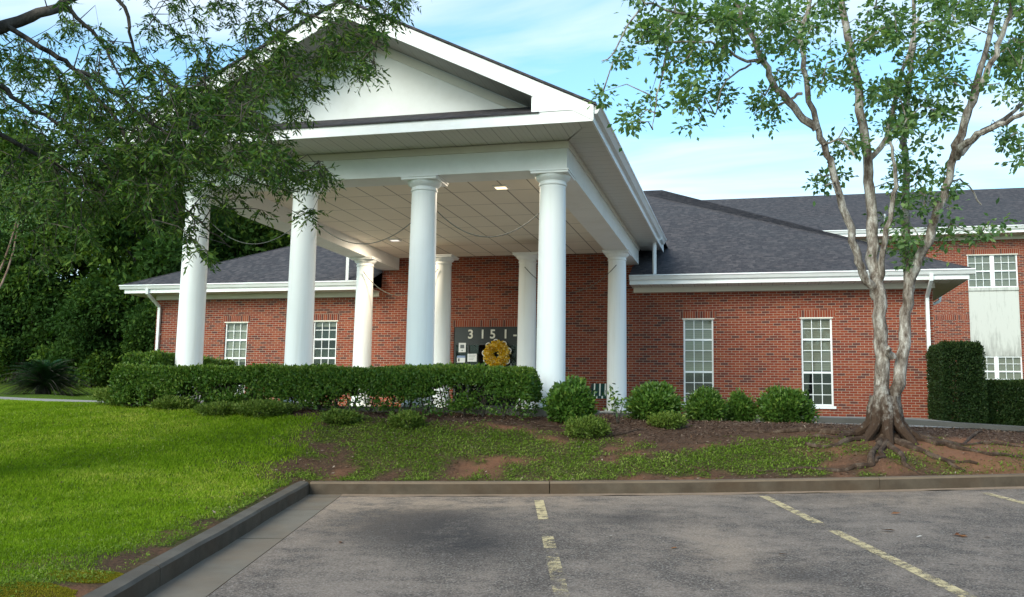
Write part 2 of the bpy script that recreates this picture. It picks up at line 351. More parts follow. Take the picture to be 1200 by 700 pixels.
M['barkred'] = bark_mat('smooth_red_bark', (0.16, 0.09, 0.065), (0.26, 0.16, 0.12), (0.36, 0.26, 0.20), 6)
M['root'] = bark_mat('root_bark', (0.036, 0.021, 0.014), (0.062, 0.038, 0.026), (0.11, 0.077, 0.056), 6)
M['metalgrey'] = plain('grey_metal', (0.35, 0.36, 0.37), 0.4, 0.5, 0.6)
M['wire'] = plain('wire', (0.075, 0.085, 0.075), 0.6)

# ------------------------------------------------------------------ ground frame (kerb-aligned): W along the back kerb, U away from the camera
Uv = np.array([-0.2512, 0.9679]); Wv = np.array([0.9679, 0.2512])
def bow(w): w = np.asarray(w, float); c = np.clip(w, -2.5, 9.5); return 11.93 + 0.0135 * (c - 1.6)**2
def wu(w, u): return np.asarray(w)[..., None] * Wv + np.asarray(u)[..., None] * Uv
def lot(w, u): return 0.04 + 0.0442 * np.asarray(u) + 0.025 * np.asarray(w)
KH = 0.155
def dz(X): return np.interp(X, [-26, -20, -15, -11, -3, 3.5, 5.5, 10, 20, 60], [1.86, 1.77, 1.66, 1.55, 1.50, 1.46, 1.37, 1.12, 0.7, 0.2])
def drive_z(X, Y): return dz(X) + np.interp(X, [-18, -12], [0.035, 0.0]) * (np.asarray(Y) - 20)
def drive_near(X): return np.interp(X, [-30, -18, -12, -10, 0, 3, 8, 20], [20.5, 19.3, 17.6, 17.0, 17.4, 17.2, 16.6, 16.0])
def drive_far(X): return np.interp(X, [-30, -18, -12, -10, 4, 8, 20], [22.0, 20.6, 22.0, 23.0, 23.0, 22.6, 22.0])
ctl = [(-7.29,8,.53),(-8.06,11,.87),(-5.67,12.5,.97),(-6.4,14,1.42),(-9.3,14.2,1.5),(-11.5,15.3,1.60),(-18.5,20,1.71),(-14.1,18,1.64),(-.42,16,1.46),(.6,18.3,1.5),(1.4,17.4,1.53),
       (1.89,15,1.34),(1.64,13.5,1.03),(3.3,14,1.10),(3.0,16.6,1.38),(4.0,15.8,1.30),(6,16,1.1),(10,16,.95),(-2.5,14.1,1.22),(-2.8,14.9,1.47),(-4,14.1,1.38),(-8,15.2,1.58),(-5,15.2,1.56),
       (-30,40,3.2),(-22,32,2.45),(-20.8,24.5,1.90),(-26,28,1.98),(-40,30,2.6),(0,60,1.6),(40,60,.6),(15,30,1.4),(5,30,1.5),(10,38,1.52),(-10,0,.12),(-20,0,.3),(-20,10,1.05),(-32,15,1.75),(-15,10,.9),
       (-11,12,1.17),(-12,14,1.46),(-60,100,9),(-30,62,7),(-45,55,7),(-18,62,5),(80,100,0),(80,0,-.5),(-60,0,.4),(-60,-60,-1),(60,-60,-2),(-6.4,18,1.5),(-6.4,22,1.5),(-10,26,1.58),(0,26,1.56),(-14,24,1.66),(-18,28,1.9),(20,20,.5),(30,30,.4)]
for w_ in np.arange(-2.5, 12, 1.0):
    p = wu(w_, bow(w_) + 0.25); ctl.append((p[0], p[1], float(lot(w_, bow(w_))) + KH - 0.01))
for u_ in np.arange(-12, 12.1, 1.5):
    p = wu(-2.75, u_); ctl.append((p[0], p[1], float(lot(-2.6, u_)) + KH - 0.01))
ctl = np.array(ctl, float)
def _rbf():
    A = np.linalg.norm(ctl[:, None, :2] - ctl[None, :, :2], axis=2); n = len(ctl); Pm = np.c_[np.ones(n), ctl[:, :2]]
    K = np.block([[A - 0.02 * np.eye(n) * -1, Pm], [Pm.T, np.zeros((3, 3))]])
    return np.linalg.solve(K, np.r_[ctl[:, 2], 0, 0, 0])
_cf = _rbf()
def hgt(X, Y, rough=True):
    X = np.asarray(X, float); Y = np.asarray(Y, float); sh = X.shape; x = X.ravel(); y = Y.ravel(); z = np.empty(len(x))
    for i in range(0, len(x), 20000):
        xx, yy = x[i:i+20000], y[i:i+20000]
        z[i:i+20000] = np.hypot(xx[:, None] - ctl[:, 0], yy[:, None] - ctl[:, 1]) @ _cf[:len(ctl)] + _cf[-3] + _cf[-2] * xx + _cf[-1] * yy
    if rough: z += (fbm(x, y, 1.1, 3) - 0.5) * 0.10 + (fbm(x, y, 5.0, 9, 3) - 0.5) * 0.035
    return z.reshape(sh)
def ground_z(X, Y): return float(hgt(np.array([X]), np.array([Y]))[0])
# surface cover masks in world XY
def cover(X, Y):
    """returns grass density 0..1, weed density 0..1, mulch 0..1"""
    n = fbm(X, Y, 0.9, 21); n2 = fbm(X, Y, 2.6, 33)
    Wc = X * Wv[0] + Y * Wv[1]; Uc = X * Uv[0] + Y * Uv[1]; v = Uc - bow(Wc)
    left = np.clip((-4.5 - X + (n - .5) * 4.2 + (n2 - .5) * 1.6 - np.clip(Y - 11.2, -1, 9) * 0.30) / 1.9, 0, 1)        # lush left lawn
    near = np.clip((-2.80 - Wc + (n2 - .5) * 0.5) / 0.30, 0, 1)
    bare = np.clip((6.9 - (Uc - 0.35 * (Wc + 2.6)) + (n - .5) * 2.2) / 0.7, 0, 1) * (Wc < -2.4)       # bare corner near the camera
    grass = left * near * (1 - bare)
    pat = np.exp(-(((X + 0.7) / 1.7)**2 + ((Y - 13.35 - .12 * X) / 0.75)**2)) + 0.75 * np.exp(-(((X + 3.6) / 0.8)**2 + ((Y - 13.3) / 0.55)**2)) + .6 * np.exp(-(((X + 5.4) / 1.2)**2 + ((Y - 13.4) / 0.5)**2))
    weed = np.clip(pat * 1.15 + 0.30 + .38 * np.clip((-3.6 - X) / 1.0, 0, 1) + (n2 - 0.52) * 3.6 + (n - .5) * 2.2, 0, 1)
    weed = np.maximum(weed * (1 - .8 * grass), bare * np.clip((n2 - .38) * 3, 0, 0.9))
    mul = np.clip((Y - 14.0 + (n2 - .5) * 0.9 - np.where(X < -9, 1.0, 0) + np.clip(X + 1.2, 0, 2) * -0.7) / 0.35, 0, 1) * (X > -12.6) * (Y < 17.5)
    soil = np.clip((X - 2.2 + (n - .5) * 1.8) / 0.7, 0, 1) * (Y < 17) * (X < 9)
    treec = np.exp(-(((X - 1.95) / 1.0)**2 + ((Y - 14.9) / 0.9)**2))
    weed = weed * (1 - mul) * (1 - 0.72 * soil) * (1 - np.clip(treec * 1.2, 0, 1))
    grass = grass * (1 - mul)
    redp = np.clip((fbm(X, Y, 1.7, 101) - .47) * 4 + .25, 0, 1) * (Y < 14.3) * (X > -5.5) * np.clip(1 - weed * 1.2, 0, 1)
    return grass, weed, mul, np.clip(soil + treec * 0.6 + redp, 0, 1)
def terrain():
    ws = np.unique(np.r_[np.linspace(-420, -40, 16), np.linspace(-40, -18, 30), np.arange(-18, 11, 0.11), np.linspace(11, 40, 40), np.linspace(40, 420, 16), -2.64, -2.58])
    vs = np.unique(np.r_[np.linspace(-260, -20, 12), np.linspace(-20, -6.5, 30), np.arange(-6.5, 8, 0.11), np.linspace(8, 32, 110), np.linspace(32, 520, 22), 0.05, 0.13])
    Wg, Vg = np.meshgrid(ws, vs, indexing='ij'); Ug = Vg + bow(Wg); P = wu(Wg, Ug); X, Y = P[..., 0], P[..., 1]
    Z = hgt(X, Y); far = np.clip((np.hypot(X, Y) - 130) / 120, 0, 1); Z = Z * (1 - far) + 1.0 * far
    d = np.minimum(np.where(Vg > 0, Vg, 99), 99); edge = lot(Wg, Ug) + KH - 0.012
    k1 = np.clip((Vg - 0.12) / 0.55, 0, 1); onback = (Vg >= 0) & (Wg > -2.6) & (Wg < 14)
    Z = np.where(onback, edge * (1 - k1) + Z * k1, Z)
    k2 = np.clip((-2.62 - Wg) / 0.6, 0, 1); onleft = (Wg <= -2.6) & (Vg < 0.3)
    Z = np.where(onleft, edge * (1 - k2) + Z * k2, Z)
    inl = (Wg > -2.6) & (Vg < 0.1); Z = np.where(inl, lot(Wg, Ug) - 0.10, Z)
    dr = (Y > drive_near(X)) & (Y < drive_far(X) + .1) & (X > -40) & (X < 40); Z = np.where(dr, np.minimum(Z, drive_z(X, Y) - 0.05), Z)
    tn = np.clip((drive_near(X) - Y) / 1.3, 0, 1); nb = (Y <= drive_near(X)) & (tn < 1) & ((X > -2.4) | (X < -11.8)) & (X > -40) & (X < 40); Z = np.where(nb, (drive_z(X, drive_near(X)) - .012) * (1 - tn) + Z * tn, Z)
    ins = (Y > drive_far(X) - .2) & (Y < 26.6) & (X > -12.5) & (X < 9); Z = np.where(ins, np.minimum(Z, drive_z(X, Y) + 0.06), Z)
    isl = (Y > 15.25) & (Y < 17.6) & (X > -11.6) & (X < -2.6); Z = np.where(isl, np.minimum(Z, 1.58), Z)
    g, wd, mu, so = cover(X, Y)
    nx, ny = Wg.shape; idx = np.arange(nx * ny).reshape(nx, ny)
    Fq = np.stack([idx[:-1, :-1], idx[1:, :-1], idx[1:, 1:], idx[:-1, 1:]], -1).reshape(-1, 4)
    t = NT('ground_soil'); co = t.world(); n = t.noise(co, 2.2, 8, 0.65); n2 = t.noise(co, 28, 5, 0.7); n3 = t.noise(co, 130, 3, 0.8)
    dirt = t.mix(n, (0.070, 0.038, 0.024), (0.15, 0.082, 0.05)); dirt = t.mix(t.ramp(n2, [(0.42, 0.0), (0.6, 0.85)]), dirt, (0.045, 0.029, 0.02))
    red = t.mix(n, (0.15, 0.062, 0.032), (0.30, 0.145, 0.085))
    green = t.mix(n2, (0.045, 0.078, 0.007), (0.10, 0.16, 0.014))
    mul = t.mix(n3, (0.045, 0.026, 0.018), (0.16, 0.095, 0.065)); mul = t.mix(t.ramp(n2, [(0.4, 0.0), (0.75, 0.6)]), mul, (0.05, 0.03, 0.022))
    c = t.mix(t.math('MULTIPLY', t.attr('soil'), 0.85), dirt, red)
    wf = t.math('MULTIPLY', t.attr('weed'), t.ramp(n2, [(0.35, 0.3), (0.6, 1.0)])); c = t.mix(t.math('MULTIPLY', wf, 0.75), c, (0.06, 0.085, 0.02))
    c = t.mix(t.attr('grassy'), c, green); c = t.mix(t.attr('mulch'), c, mul)
    farm = t.ramp(t.math('DIVIDE', t.xyz(co)[1], 60.0), [(0.36, 0.0), (0.40, 1.0)]); c = t.mix(t.math('MULTIPLY', farm, 0.8), c, green)
    mt = t.pbr(c, 0.95, 0.1, t.bump(t.math('ADD', n2, t.math('MULTIPLY', n3, 0.5)), 0.9, 0.03))
    o = np_mesh('ground', np.stack([X, Y, Z], -1).reshape(-1, 3), Fq, mt, None, {'grassy': g.ravel(), 'weed': wd.ravel(), 'mulch': mu.ravel(), 'soil': so.ravel()}, smooth=True, kind='structure')
    return ws, vs, Z
WS, VS, ZG = terrain()
def tz(X, Y):                                        # bilinear lookup of the finished terrain
    X = np.atleast_1d(np.asarray(X, float)); Y = np.atleast_1d(np.asarray(Y, float))
    w_ = X * Wv[0] + Y * Wv[1]; v_ = X * Uv[0] + Y * Uv[1] - bow(w_)
    i = np.clip(np.searchsorted(WS, w_) - 1, 0, len(WS) - 2); j = np.clip(np.searchsorted(VS, v_) - 1, 0, len(VS) - 2)
    a = (w_ - WS[i]) / (WS[i+1] - WS[i]); b = (v_ - VS[j]) / (VS[j+1] - VS[j])
    return (ZG[i, j]*(1-a) + ZG[i+1, j]*a)*(1-b) + (ZG[i, j+1]*(1-a) + ZG[i+1, j+1]*a)*b
# parking lot sheet
def asphalt():
    ws = np.unique(np.r_[np.linspace(-2.07, 12, 60), np.linspace(12, 60, 10)]); vs = np.unique(np.r_[np.linspace(-40, -12, 6), np.linspace(-12, -0.16, 50)])
    Wg, Vg = np.meshgrid(ws, vs, indexing='ij'); Ug = Vg + bow(Wg); P = wu(Wg, Ug); Z = lot(Wg, Ug)
    idx = np.arange(Wg.size).reshape(Wg.shape); Fq = np.stack([idx[:-1, :-1], idx[1:, :-1], idx[1:, 1:], idx[:-1, 1:]], -1).reshape(-1, 4)
    t = NT('asphalt'); co = t.world(); g = t.ramp(t.noise(co, 55, 3, 0.85), [(0.33, 0.0), (0.67, 1.0)]); g2 = t.n('ShaderNodeTexVoronoi'); t.put(g2.inputs['Vector'], co); g2.inputs['Scale'].default_value = 85
    g3 = t.white(g2.outputs['Color'])[0]
    big = t.noise(co, 0.55, 6, 0.6); mid = t.noise(co, 2.3, 7, 0.72); sm = t.noise(co, 11, 5, 0.7)
    c = t.mix(g, (0.028, 0.023, 0.021), (0.178, 0.139, 0.116)); c = t.mix(t.ramp(g3, [(0.72, 0.0), (1.0, 0.7)]), c, (0.30, 0.265, 0.235)); c = t.mix(t.ramp(g3, [(0.0, 0.7), (0.25, 0.0)]), c, (0.018, 0.017, 0.017))
    lite = t.ramp(t.math('ADD', t.math('MULTIPLY', mid, .6), t.math('MULTIPLY', big, .4)), [(0.44, 0.0), (0.58, 0.62)]); c = t.mix(lite, c, t.mix(g, (0.15, 0.115, 0.094), (0.36, 0.285, 0.235)))
    st = t.math('MULTIPLY', t.attr('stain'), t.ramp(t.math('ADD', mid, t.math('MULTIPLY', t.math('SUBTRACT', sm, .5), .5)), [(0.32, 0.2), (0.52, 1.0)])); c = t.mix(t.math('MULTIPLY', st, 0.9), c, t.mix(g, (0.010, 0.009, 0.011), (0.050, 0.045, 0.045)))
    dust = t.attr('dust'); df = t.math('MULTIPLY', dust, t.ramp(t.math('ADD', mid, t.math('MULTIPLY', t.math('SUBTRACT', sm, .5), .6)), [(0.38, 0.12), (0.58, 1.0)])); c = t.mix(t.math('MULTIPLY', df, 0.85), c, t.mix(g, (0.20, 0.145, 0.105), (0.40, 0.30, 0.225)))
    mt = t.pbr(c, 0.9, 0.2, t.bump(t.math('ADD', g, g3), 0.5, 0.006))
    w_, v_ = Wg, Vg; n = fbm(P[..., 0], P[..., 1], 0.9, 5)
    dust = np.clip(np.exp(-np.abs(v_) / 0.5) * 1.0 * np.clip(1.25 - np.abs(w_ + .4) / 4.5, .35, 1) + np.exp(-((w_ + 1.9) / .8)**2) * np.clip(1 + v_ / 5, 0, 1) * .8 + np.exp(-((w_ + .5) / 1.5)**2 - ((v_ + .7) / .6)**2) * .9 + np.exp(-((w_ - 5.0) / 1.6)**2 - ((v_ + 0.9) / .7)**2) * .5 + np.exp(-((w_ - 1.9) / .35)**2 - ((v_ + 3.6) / 1.2)**2) * .6, 0, 1)
    stain = np.clip(np.exp(-((w_ + .95) / .62)**2 - ((v_ + 2.0) / 1.1)**2) * 1.9 * (0.5 + n) + np.exp(-((w_ + .35) / .5)**2 - ((v_ + 3.3) / .7)**2) + np.exp(-((w_ - 1.3) / .35)**2 - ((v_ + 1.9) / .35)**2) * .8 + np.exp(-((w_ - 2.2) / .3)**2 - ((v_ + 4.7) / .2)**2) + .5 * np.exp(-((w_ - 4.2) / 1.0)**2 - ((v_ + .45) / .3)**2), 0, 1)
    np_mesh('parking_lot', np.c_[P.reshape(-1, 2), Z.ravel()], Fq, mt, None, {'dust': dust.ravel(), 'stain': stain.ravel()}, kind='structure')
asphalt()
def strip(name, rows, mat, kind='structure'):        # rows: list of (P,Q) 3D pairs -> ribbon
    b = MB()
    for (a, c), (d, e) in zip(rows[:-1], rows[1:]): b.face([a, c, e, d])
    return b.build(name, mat, kind=kind)
def lp(w_, u_, dz_=0.0):
    p = wu(w_, u_); return (p[0], p[1], float(lot(w_, u_)) + dz_)
# concrete pans with joints
b = MB(); cuts = [-30, -20, -14, -9.0, -6.0, -3.15, -1.35, -0.28, -0.02]
for a, c in zip(cuts[:-1], cuts[1:]):
    u0, u1 = bow(-2.5) + a + .008, bow(-2.5) + c - .008
    b.face([lp(-2.52, u0, .004), lp(-2.075, u0, .002), lp(-2.075, u1, .002), lp(-2.52, u1, .004)])
b.build('gutter_pan', M['pan'], kind='structure')
t = NT('sediment'); co = t.world(); n = t.noise(co, 7, 6, .7)
M['sed'] = t.pbr(t.mix(n, (0.13, 0.10, 0.08), (0.36, 0.25, 0.17)), 0.95, 0.1, t.bump(t.noise(co, 60, 4), .5, .01))
strip('gutter_strip', [(lp(w_, bow(w_) - 0.16 - .035 * math.sin(w_ * 3.1) - .03 * math.sin(w_ * 7.7), .003), lp(w_, bow(w_) + 0.01, .006)) for w_ in np.arange(-2.07, 16, 0.15)], M['sed'])
# kerbs: a swept profile
def kerb(name, path_in, path_out, zf, breaks):
    b = MB(); n = len(path_in)
    for i in range(n - 1):
        if i in breaks: continue
        (ax, ay), (bx, by) = path_in[i], path_in[i+1]; (cx, cy), (dx, dy) = path_out[i], path_out[i+1]
        za, zb = zf[i], zf[i+1]; L = 0.022
        def pr(ix, iy, ox, oy, z):
            f = lambda k: (ix + (ox - ix) * k, iy + (oy - iy) * k)
            return [(*f(0), z - .09), (*f(.06), z + KH - L), (*f(.20), z + KH), (*f(1), z + KH + .004), (*f(1), z - .1)]
        p, q = pr(ax, ay, cx, cy, za), pr(bx, by, dx, dy, zb)
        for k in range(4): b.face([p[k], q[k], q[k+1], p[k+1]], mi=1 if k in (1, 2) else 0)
        if i == 0 or i - 1 in breaks: b.face(p)
        if i == n - 2 or i + 1 in breaks: b.face(q[::-1])
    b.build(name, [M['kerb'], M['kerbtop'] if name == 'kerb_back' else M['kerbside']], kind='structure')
def wob(s): return 0.006 * math.sin(s * 2.3) + 0.004 * math.sin(s * 6.1)
ws = []
for a in np.arange(-2.5, 14, 0.25): ws.append(a)
jn = [0.55, 4.75, 8.4]; ws = sorted(ws + [j - .006 for j in jn] + [j + .006 for j in jn]); br = {ws.index(j - .006) for j in jn}
kerb('kerb_back', [wu(a, bow(a) + wob(a)) for a in ws], [wu(a, bow(a) + .15) for a in ws], [float(lot(a, bow(a))) for a in ws], br)
us = []
for a in np.arange(-25, bow(-2.5) + .01, 0.25): us.append(a)
us.append(float(bow(-2.5))); jn = [7.05, 9.85]; us = sorted(us + [j - .006 for j in jn] + [j + .006 for j in jn]); br = {us.index(j - .006) for j in jn}
tail = [float(bow(-2.5)) + .15]
kerb('kerb_side', [wu(-2.5 + wob(a), a) for a in us], [wu(-2.65, a) for a in us[:-1]] + [wu(-2.65, us[-1] + .15)], [float(lot(-2.5, a)) for a in us], br)
# worn yellow bay lines
t = NT('worn_yellow_paint'); co = t.world(); n = t.noise(co, 9, 7, .75); g = t.noise(co, 95, 2, .9); u_, v_, _ = t.xyz(t.uv())
wear = t.math('ADD', n, t.math('MULTIPLY', g, .35))
pc = t.mix(t.noise(co, 30, 3), (0.46, 0.35, 0.17), (0.54, 0.43, 0.26)); ac = t.mix(g, (0.05, 0.047, 0.045), (0.15, 0.14, 0.13))
fw_ = t.ramp(t.math('ADD', wear, t.math('MULTIPLY', t.attr('worn'), .5)), [(0.72, 0.04), (0.90, 1.0)])
pb_ = t.n('ShaderNodeBsdfPrincipled'); t.put(pb_.inputs['Base Color'], pc); pb_.inputs['Roughness'].default_value = .85; tb_ = t.n('ShaderNodeBsdfTransparent'); mx_s = t.n('ShaderNodeMixShader'); t.put(mx_s.inputs[0], fw_)
t.t.links.new(pb_.outputs[0], mx_s.inputs[1]); t.t.links.new(tb_.outputs[0], mx_s.inputs[2]); t.t.links.new(mx_s.outputs[0], t.out.inputs[0]); M['yellow'] = t.m
for w_, u1, gap, lab in ((0.40, 11.42, ((10.0, 9.0), (8.4, 8.0)), 1), (3.145, 11.62, ((9.55, 9.15),), 2), (5.90, 11.72, ((9.0, 8.6),), 3), (8.65, 11.9, (), 4), (11.4, 12.2, (), 5)):
    seg = np.linspace(u1, 5.2, 90); V = []; Fq = []; att = []
    for k, uu in enumerate(seg):
        for sgn in (-1, 1):
            V.append(lp(w_ + .055 * sgn, uu, .004)); 
            att.append(.60 if any(a > uu > c for a, c in gap) else 0.10 + (0.5 * k / 90 if w_ < 1 else .12))
    for k in range(89): Fq.append((2*k, 2*k+1, 2*k+3, 2*k+2))
    np_mesh('bay_line', V, Fq, M['yellow'], None, {'worn': att}, kind='structure')
# driveway, walkway, far kerb, column island
xs = np.r_[np.arange(-40, -12, 1.0), np.arange(-12, 12, .5), np.arange(12, 41, 2)]
rows = []
bD = MB()
for a, c in zip(xs[:-1], xs[1:]):
    for k in range(4):
        f = lambda x, q: (x, drive_near(x) + (drive_far(x) - drive_near(x)) * q, float(drive_z(x, drive_near(x) + (drive_far(x) - drive_near(x)) * q)))
        bD.face([f(a, k/4), f(c, k/4), f(c, (k+1)/4), f(a, (k+1)/4)])
bD.build('driveway', concrete_mat('drive_concrete', (.25, .235, .215), (.36, .34, .31), (.24, .2, .17)), kind='structure')
bK = MB()
for a, c in zip(xs[:-1], xs[1:]):
    if a < -12.5 or c > 20: continue
    h = lambda x: float(drive_z(x, drive_far(x)))
    p = lambda x: [(x, drive_far(x), h(x) - .1), (x, drive_far(x) + .02, h(x) + .10), (x, drive_far(x) + .05, h(x) + .12), (x, drive_far(x) + .2, h(x) + .125), (x, drive_far(x) + .2, h(x) - .1)]
    P, Q = p(a), p(c)
    for k in range(4): bK.face([P[k], Q[k], Q[k+1], P[k+1]])
bK.build('driveway_kerb', concrete_mat('grey_kerb', (.06, .056, .05), (.12, .112, .10), (.06, .05, .042)), kind='structure')
bW = MB()
for a, c in zip(xs[:-1], xs[1:]):
    if a < -12.5 or c > 4.7: continue
    f = lambda x, y: (x, y, min(1.625, float(drive_z(x, drive_far(x))) + .122 + (y - 23.2) * .02))
    for y0, y1 in ((23.2, 24.8), (24.8, 26.52)): bW.face([f(a, y0), f(c, y0), f(c, y1), f(a, y1)])
M['floor'] = concrete_mat('light_concrete', (.40, .385, .36), (.52, .50, .47), (.36, .32, .27))
bW.build('walkway', M['walk'], kind='structure')
MB().box(-11.4, -2.72, 15.45, 17.3, 1.3, 1.655).build('column_island', concrete_mat('island_concrete', (.22, .20, .18), (.36, .33, .30)), kind='structure', bevel=.015)
MB().box(-11.4, -2.72, 23.7, 26.49, 1.3, 1.66).build('portico_floor', M['floor'], kind='structure', bevel=.015)

# ------------------------------------------------------------------ brick building with portico
B = empty('brick_building', (-7, 26.5, 1.6), 'long one-storey red brick building with a white columned portico', 'building')
XL, XR, YW, ZE, PIT_R = -18.7, 4.68, 26.5, 5.42, 0.478
WIN = [(-16.18, -15.39, 2.0, 4.29, 4, 'l'), (-13.13, -12.33, 2.0, 4.31, 4, 'l'), (-1.82, -1.0, 1.90, 4.28, 8, 'r'), (1.33, 2.13, 1.90, 4.28, 8, 'r')]
ENT = (-8.55, -5.35, 1.66, 4.08)
def wall_holes(b, x0, x1, z0, z1, y, holes, depth=0.12):
    xs = sorted({x0, x1, *[h[0] for h in holes], *[h[1] for h in holes]}); zs = sorted({z0, z1, *[h[2] for h in holes], *[h[3] for h in holes]})
    for a, c in zip(xs[:-1], xs[1:]):
        for e, f in zip(zs[:-1], zs[1:]):
            mx, mz = (a + c) / 2, (e + f) / 2
            if any(h[0] < mx < h[1] and h[2] < mz < h[3] for h in holes): continue
            b.face([(a, y, e), (c, y, e), (c, y, f), (a, y, f)])
    for h in holes:
        hx0, hx1, hz0, hz1 = h[:4]
        b.face([(hx0, y, hz0), (hx0, y, hz1), (hx0, y + depth, hz1), (hx0, y + depth, hz0)]); b.face([(hx1, y, hz1), (hx1, y, hz0), (hx1, y + depth, hz0), (hx1, y + depth, hz1)])
        b.face([(hx0, y, hz1), (hx1, y, hz1), (hx1, y + depth, hz1), (hx0, y + depth, hz1)]); b.face([(hx0, y + depth, hz0), (hx1, y + depth, hz0), (hx1, y, hz0), (hx0, y, hz0)])
b = MB(); hl = [x[:4] for x in WIN] + [ENT]
wall_holes(b, XL, -10.9, 1.0, 5.3, YW, [h for h in hl if h[0] < -11]); wall_holes(b, -3.2, XR, 1.0, 5.3, YW, [h for h in hl if h[0] > -3]); wall_holes(b, -10.9, -3.2, 1.0, 6.6, YW, [ENT])
b.face([(XL, YW, 1.0), (XL, YW, 5.3), (XL, 46, 5.3), (XL, 46, 1.0)]); b.face([(XR, YW, 1.0), (XR, 46, 1.0), (XR, 46, 5.3), (XR, YW, 5.3)]); b.face([(XL, 46, 1.0), (XL, 46, 5.3), (XR, 46, 5.3), (XR, 46, 1.0)])
wall = b.build('wall', M['brick'], B)
def window(par, x0, x1, z0, z1, y, rows, cols, rails, kind, thick=0.03):
    """frame mesh is the window; panes, blind, lintel, sill hang under it. rails: fraction heights of wide rails"""
    f = MB(); yo = y + 0.045; fw = 0.045
    f.box(x0, x0 + fw, yo, yo + .07, z0, z1); f.box(x1 - fw, x1, yo, yo + .07, z0, z1); f.box(x0 + fw, x1 - fw, yo, yo + .07, z1 - fw, z1); f.box(x0 + fw, x1 - fw, yo, yo + .07, z0, z0 + fw)
    H = z1 - z0
    for r in rails: f.box(x0 + fw, x1 - fw, yo + .012, yo + .06, z0 + H * r - .026, z0 + H * r + .026)
    zb = [z0 + H * k / rows for k in range(1, rows)]
    for zz_ in zb:
        if min([abs(zz_ - (z0 + H * r)) for r in rails] + [9]) > .06: f.box(x0 + fw, x1 - fw, yo + .022, yo + .045, zz_ - .009, zz_ + .009)
    for k in range(1, cols): 
        xx = x0 + fw + (x1 - x0 - 2*fw) * k / cols; f.box(xx - .009, xx + .009, yo + .020, yo + .043, z0 + fw, z1 - fw)
    o = f.build('window', M['frame'], par)
    g = MB(); g.face([(x0 + fw, yo + .034, z0 + fw), (x1 - fw, yo + .034, z0 + fw), (x1 - fw, yo + .034, z1 - fw), (x0 + fw, yo + .034, z1 - fw)]); g.build('pane', M['glass'], o)
    return o
def blind(o, x0, x1, z0, z1, y, drop):
    b = MB(); b.box(x0 + .03, x1 - .03, y + .125, y + .135, z1 - (z1 - z0) * drop, z1 - .02); b.build('blind', M['blind'], o)
    r = MB(); r.box(x0 - .3, x1 + .3, y + .2, y + 1.2, z0 - .1, z1 + .1, skip='-y'); r.build('room', M['dark'], o)
def lintel(o, x0, x1, z1, y, mat):
    b = MB(); x0 -= .09; x1 += .09; yy = y - .004
    b.face([(x0, yy, z1), (x1, yy, z1), (x1, yy, z1 + .2), (x0, yy, z1 + .2)], uv=[(x0, 0.0015), (x1, 0.0015), (x1, .2015), (x0, .2015)])
    b.build('lintel', mat, o)
    s = MB(); s.box(x0 + .06, x1 - .06, y - .012, y + .05, z1 - .03, z1 + .004); s.build('head_trim', M['cream'], o)
for x0, x1, z0, z1, rows, sd_ in WIN:
    if sd_ == 'r':
        o = window(B, x0, x1, z0, z1, YW, 8, 3, (3/8, 6/8), 'r'); blind(o, x0, x1, z0, z1, YW, .62 if x0 < 0 else 0.60)
    else:
        o = window(B, x0, x1, z0, z1, YW, 8, 3, (.39, 0.72) if False else (0.25, 0.5, 0.75), 'l'); blind(o, x0, x1, z0, z1, YW, .55 if x0 < -14 else .08)
    lintel(o, x0, x1, z1, YW, M['soldier'])
    s = MB(); s.prism([(YW - .035, z0 - .075), (YW - .035, z0 - .012), (YW + .06, z0 + .006), (YW + .06, z0 - .075)], 'x', x0 - .06, x1 + .06); s.build('sill', M['soldier'] if sd_ == 'l' else M['frame'], o)
# eaves of the wings
def eave(par, x0, x1, yg, yw, zt, ends, left_ret=None, right_ret=None):
    """front eave: gutter, fascia, soffit, frieze from x0 to x1"""
    g = MB(); prof = [(yg - .125, zt), (yg - .13, zt - .03), (yg - .105, zt - .045), (yg - .06, zt - .13), (yg, zt - .14), (yg, zt - .005), (yg - .115, zt - .004)]
    g.prism(prof, 'x', x0 - (.13 if 'l' in ends else 0), x1 + (.13 if 'r' in ends else 0)); go = g.build('gutter', M['gutter'], par)
    f = MB(); f.box(x0, x1, yg, yg + .025, zt - .255, zt); f.build('fascia', M['white'], par)
    s = MB(); s.box(x0, x1, yg + .025, yw - .002, zt - .245, zt - .235); s.build('soffit', M['soffx'], par)
    r = MB(); r.box(x0 + (.7 if 'l' in ends else .03), x1 - (.7 if 'r' in ends else .03), yw - .028, yw - .003, zt - .39, zt - .247); r.build('frieze', M['cream'], par)
    return go
YG = 25.78
EXL, EXR = -19.42, 5.43
eave(B, EXL, -10.95, YG, YW, ZE, 'l'); eave(B, -3.24, EXR, YG, YW, ZE, 'r')
for sx, xe, xw in ((-1, EXL, XL), (1, EXR, XR)):        # side eaves
    g = MB(); pr = [(xe, ZE), (xe + sx*.13, ZE), (xe + sx*.105, ZE - .045), (xe + sx*.06, ZE - .13), (xe, ZE - .14)]; g.prism(pr, 'y', YG, 45.7); g.build('gutter', M['gutter'], B)
    f = MB(); f.box(min(xe, xe - sx*.025), max(xe, xe - sx*.025), YG + .026, 45.7, ZE - .255, ZE); f.build('fascia', M['white'], B)
    s = MB(); s.box(min(xw, xe - sx*.026), max(xw, xe - sx*.026), YW, 45.7, ZE - .244, ZE - .234); s.build('soffit', M['soffy'], B)
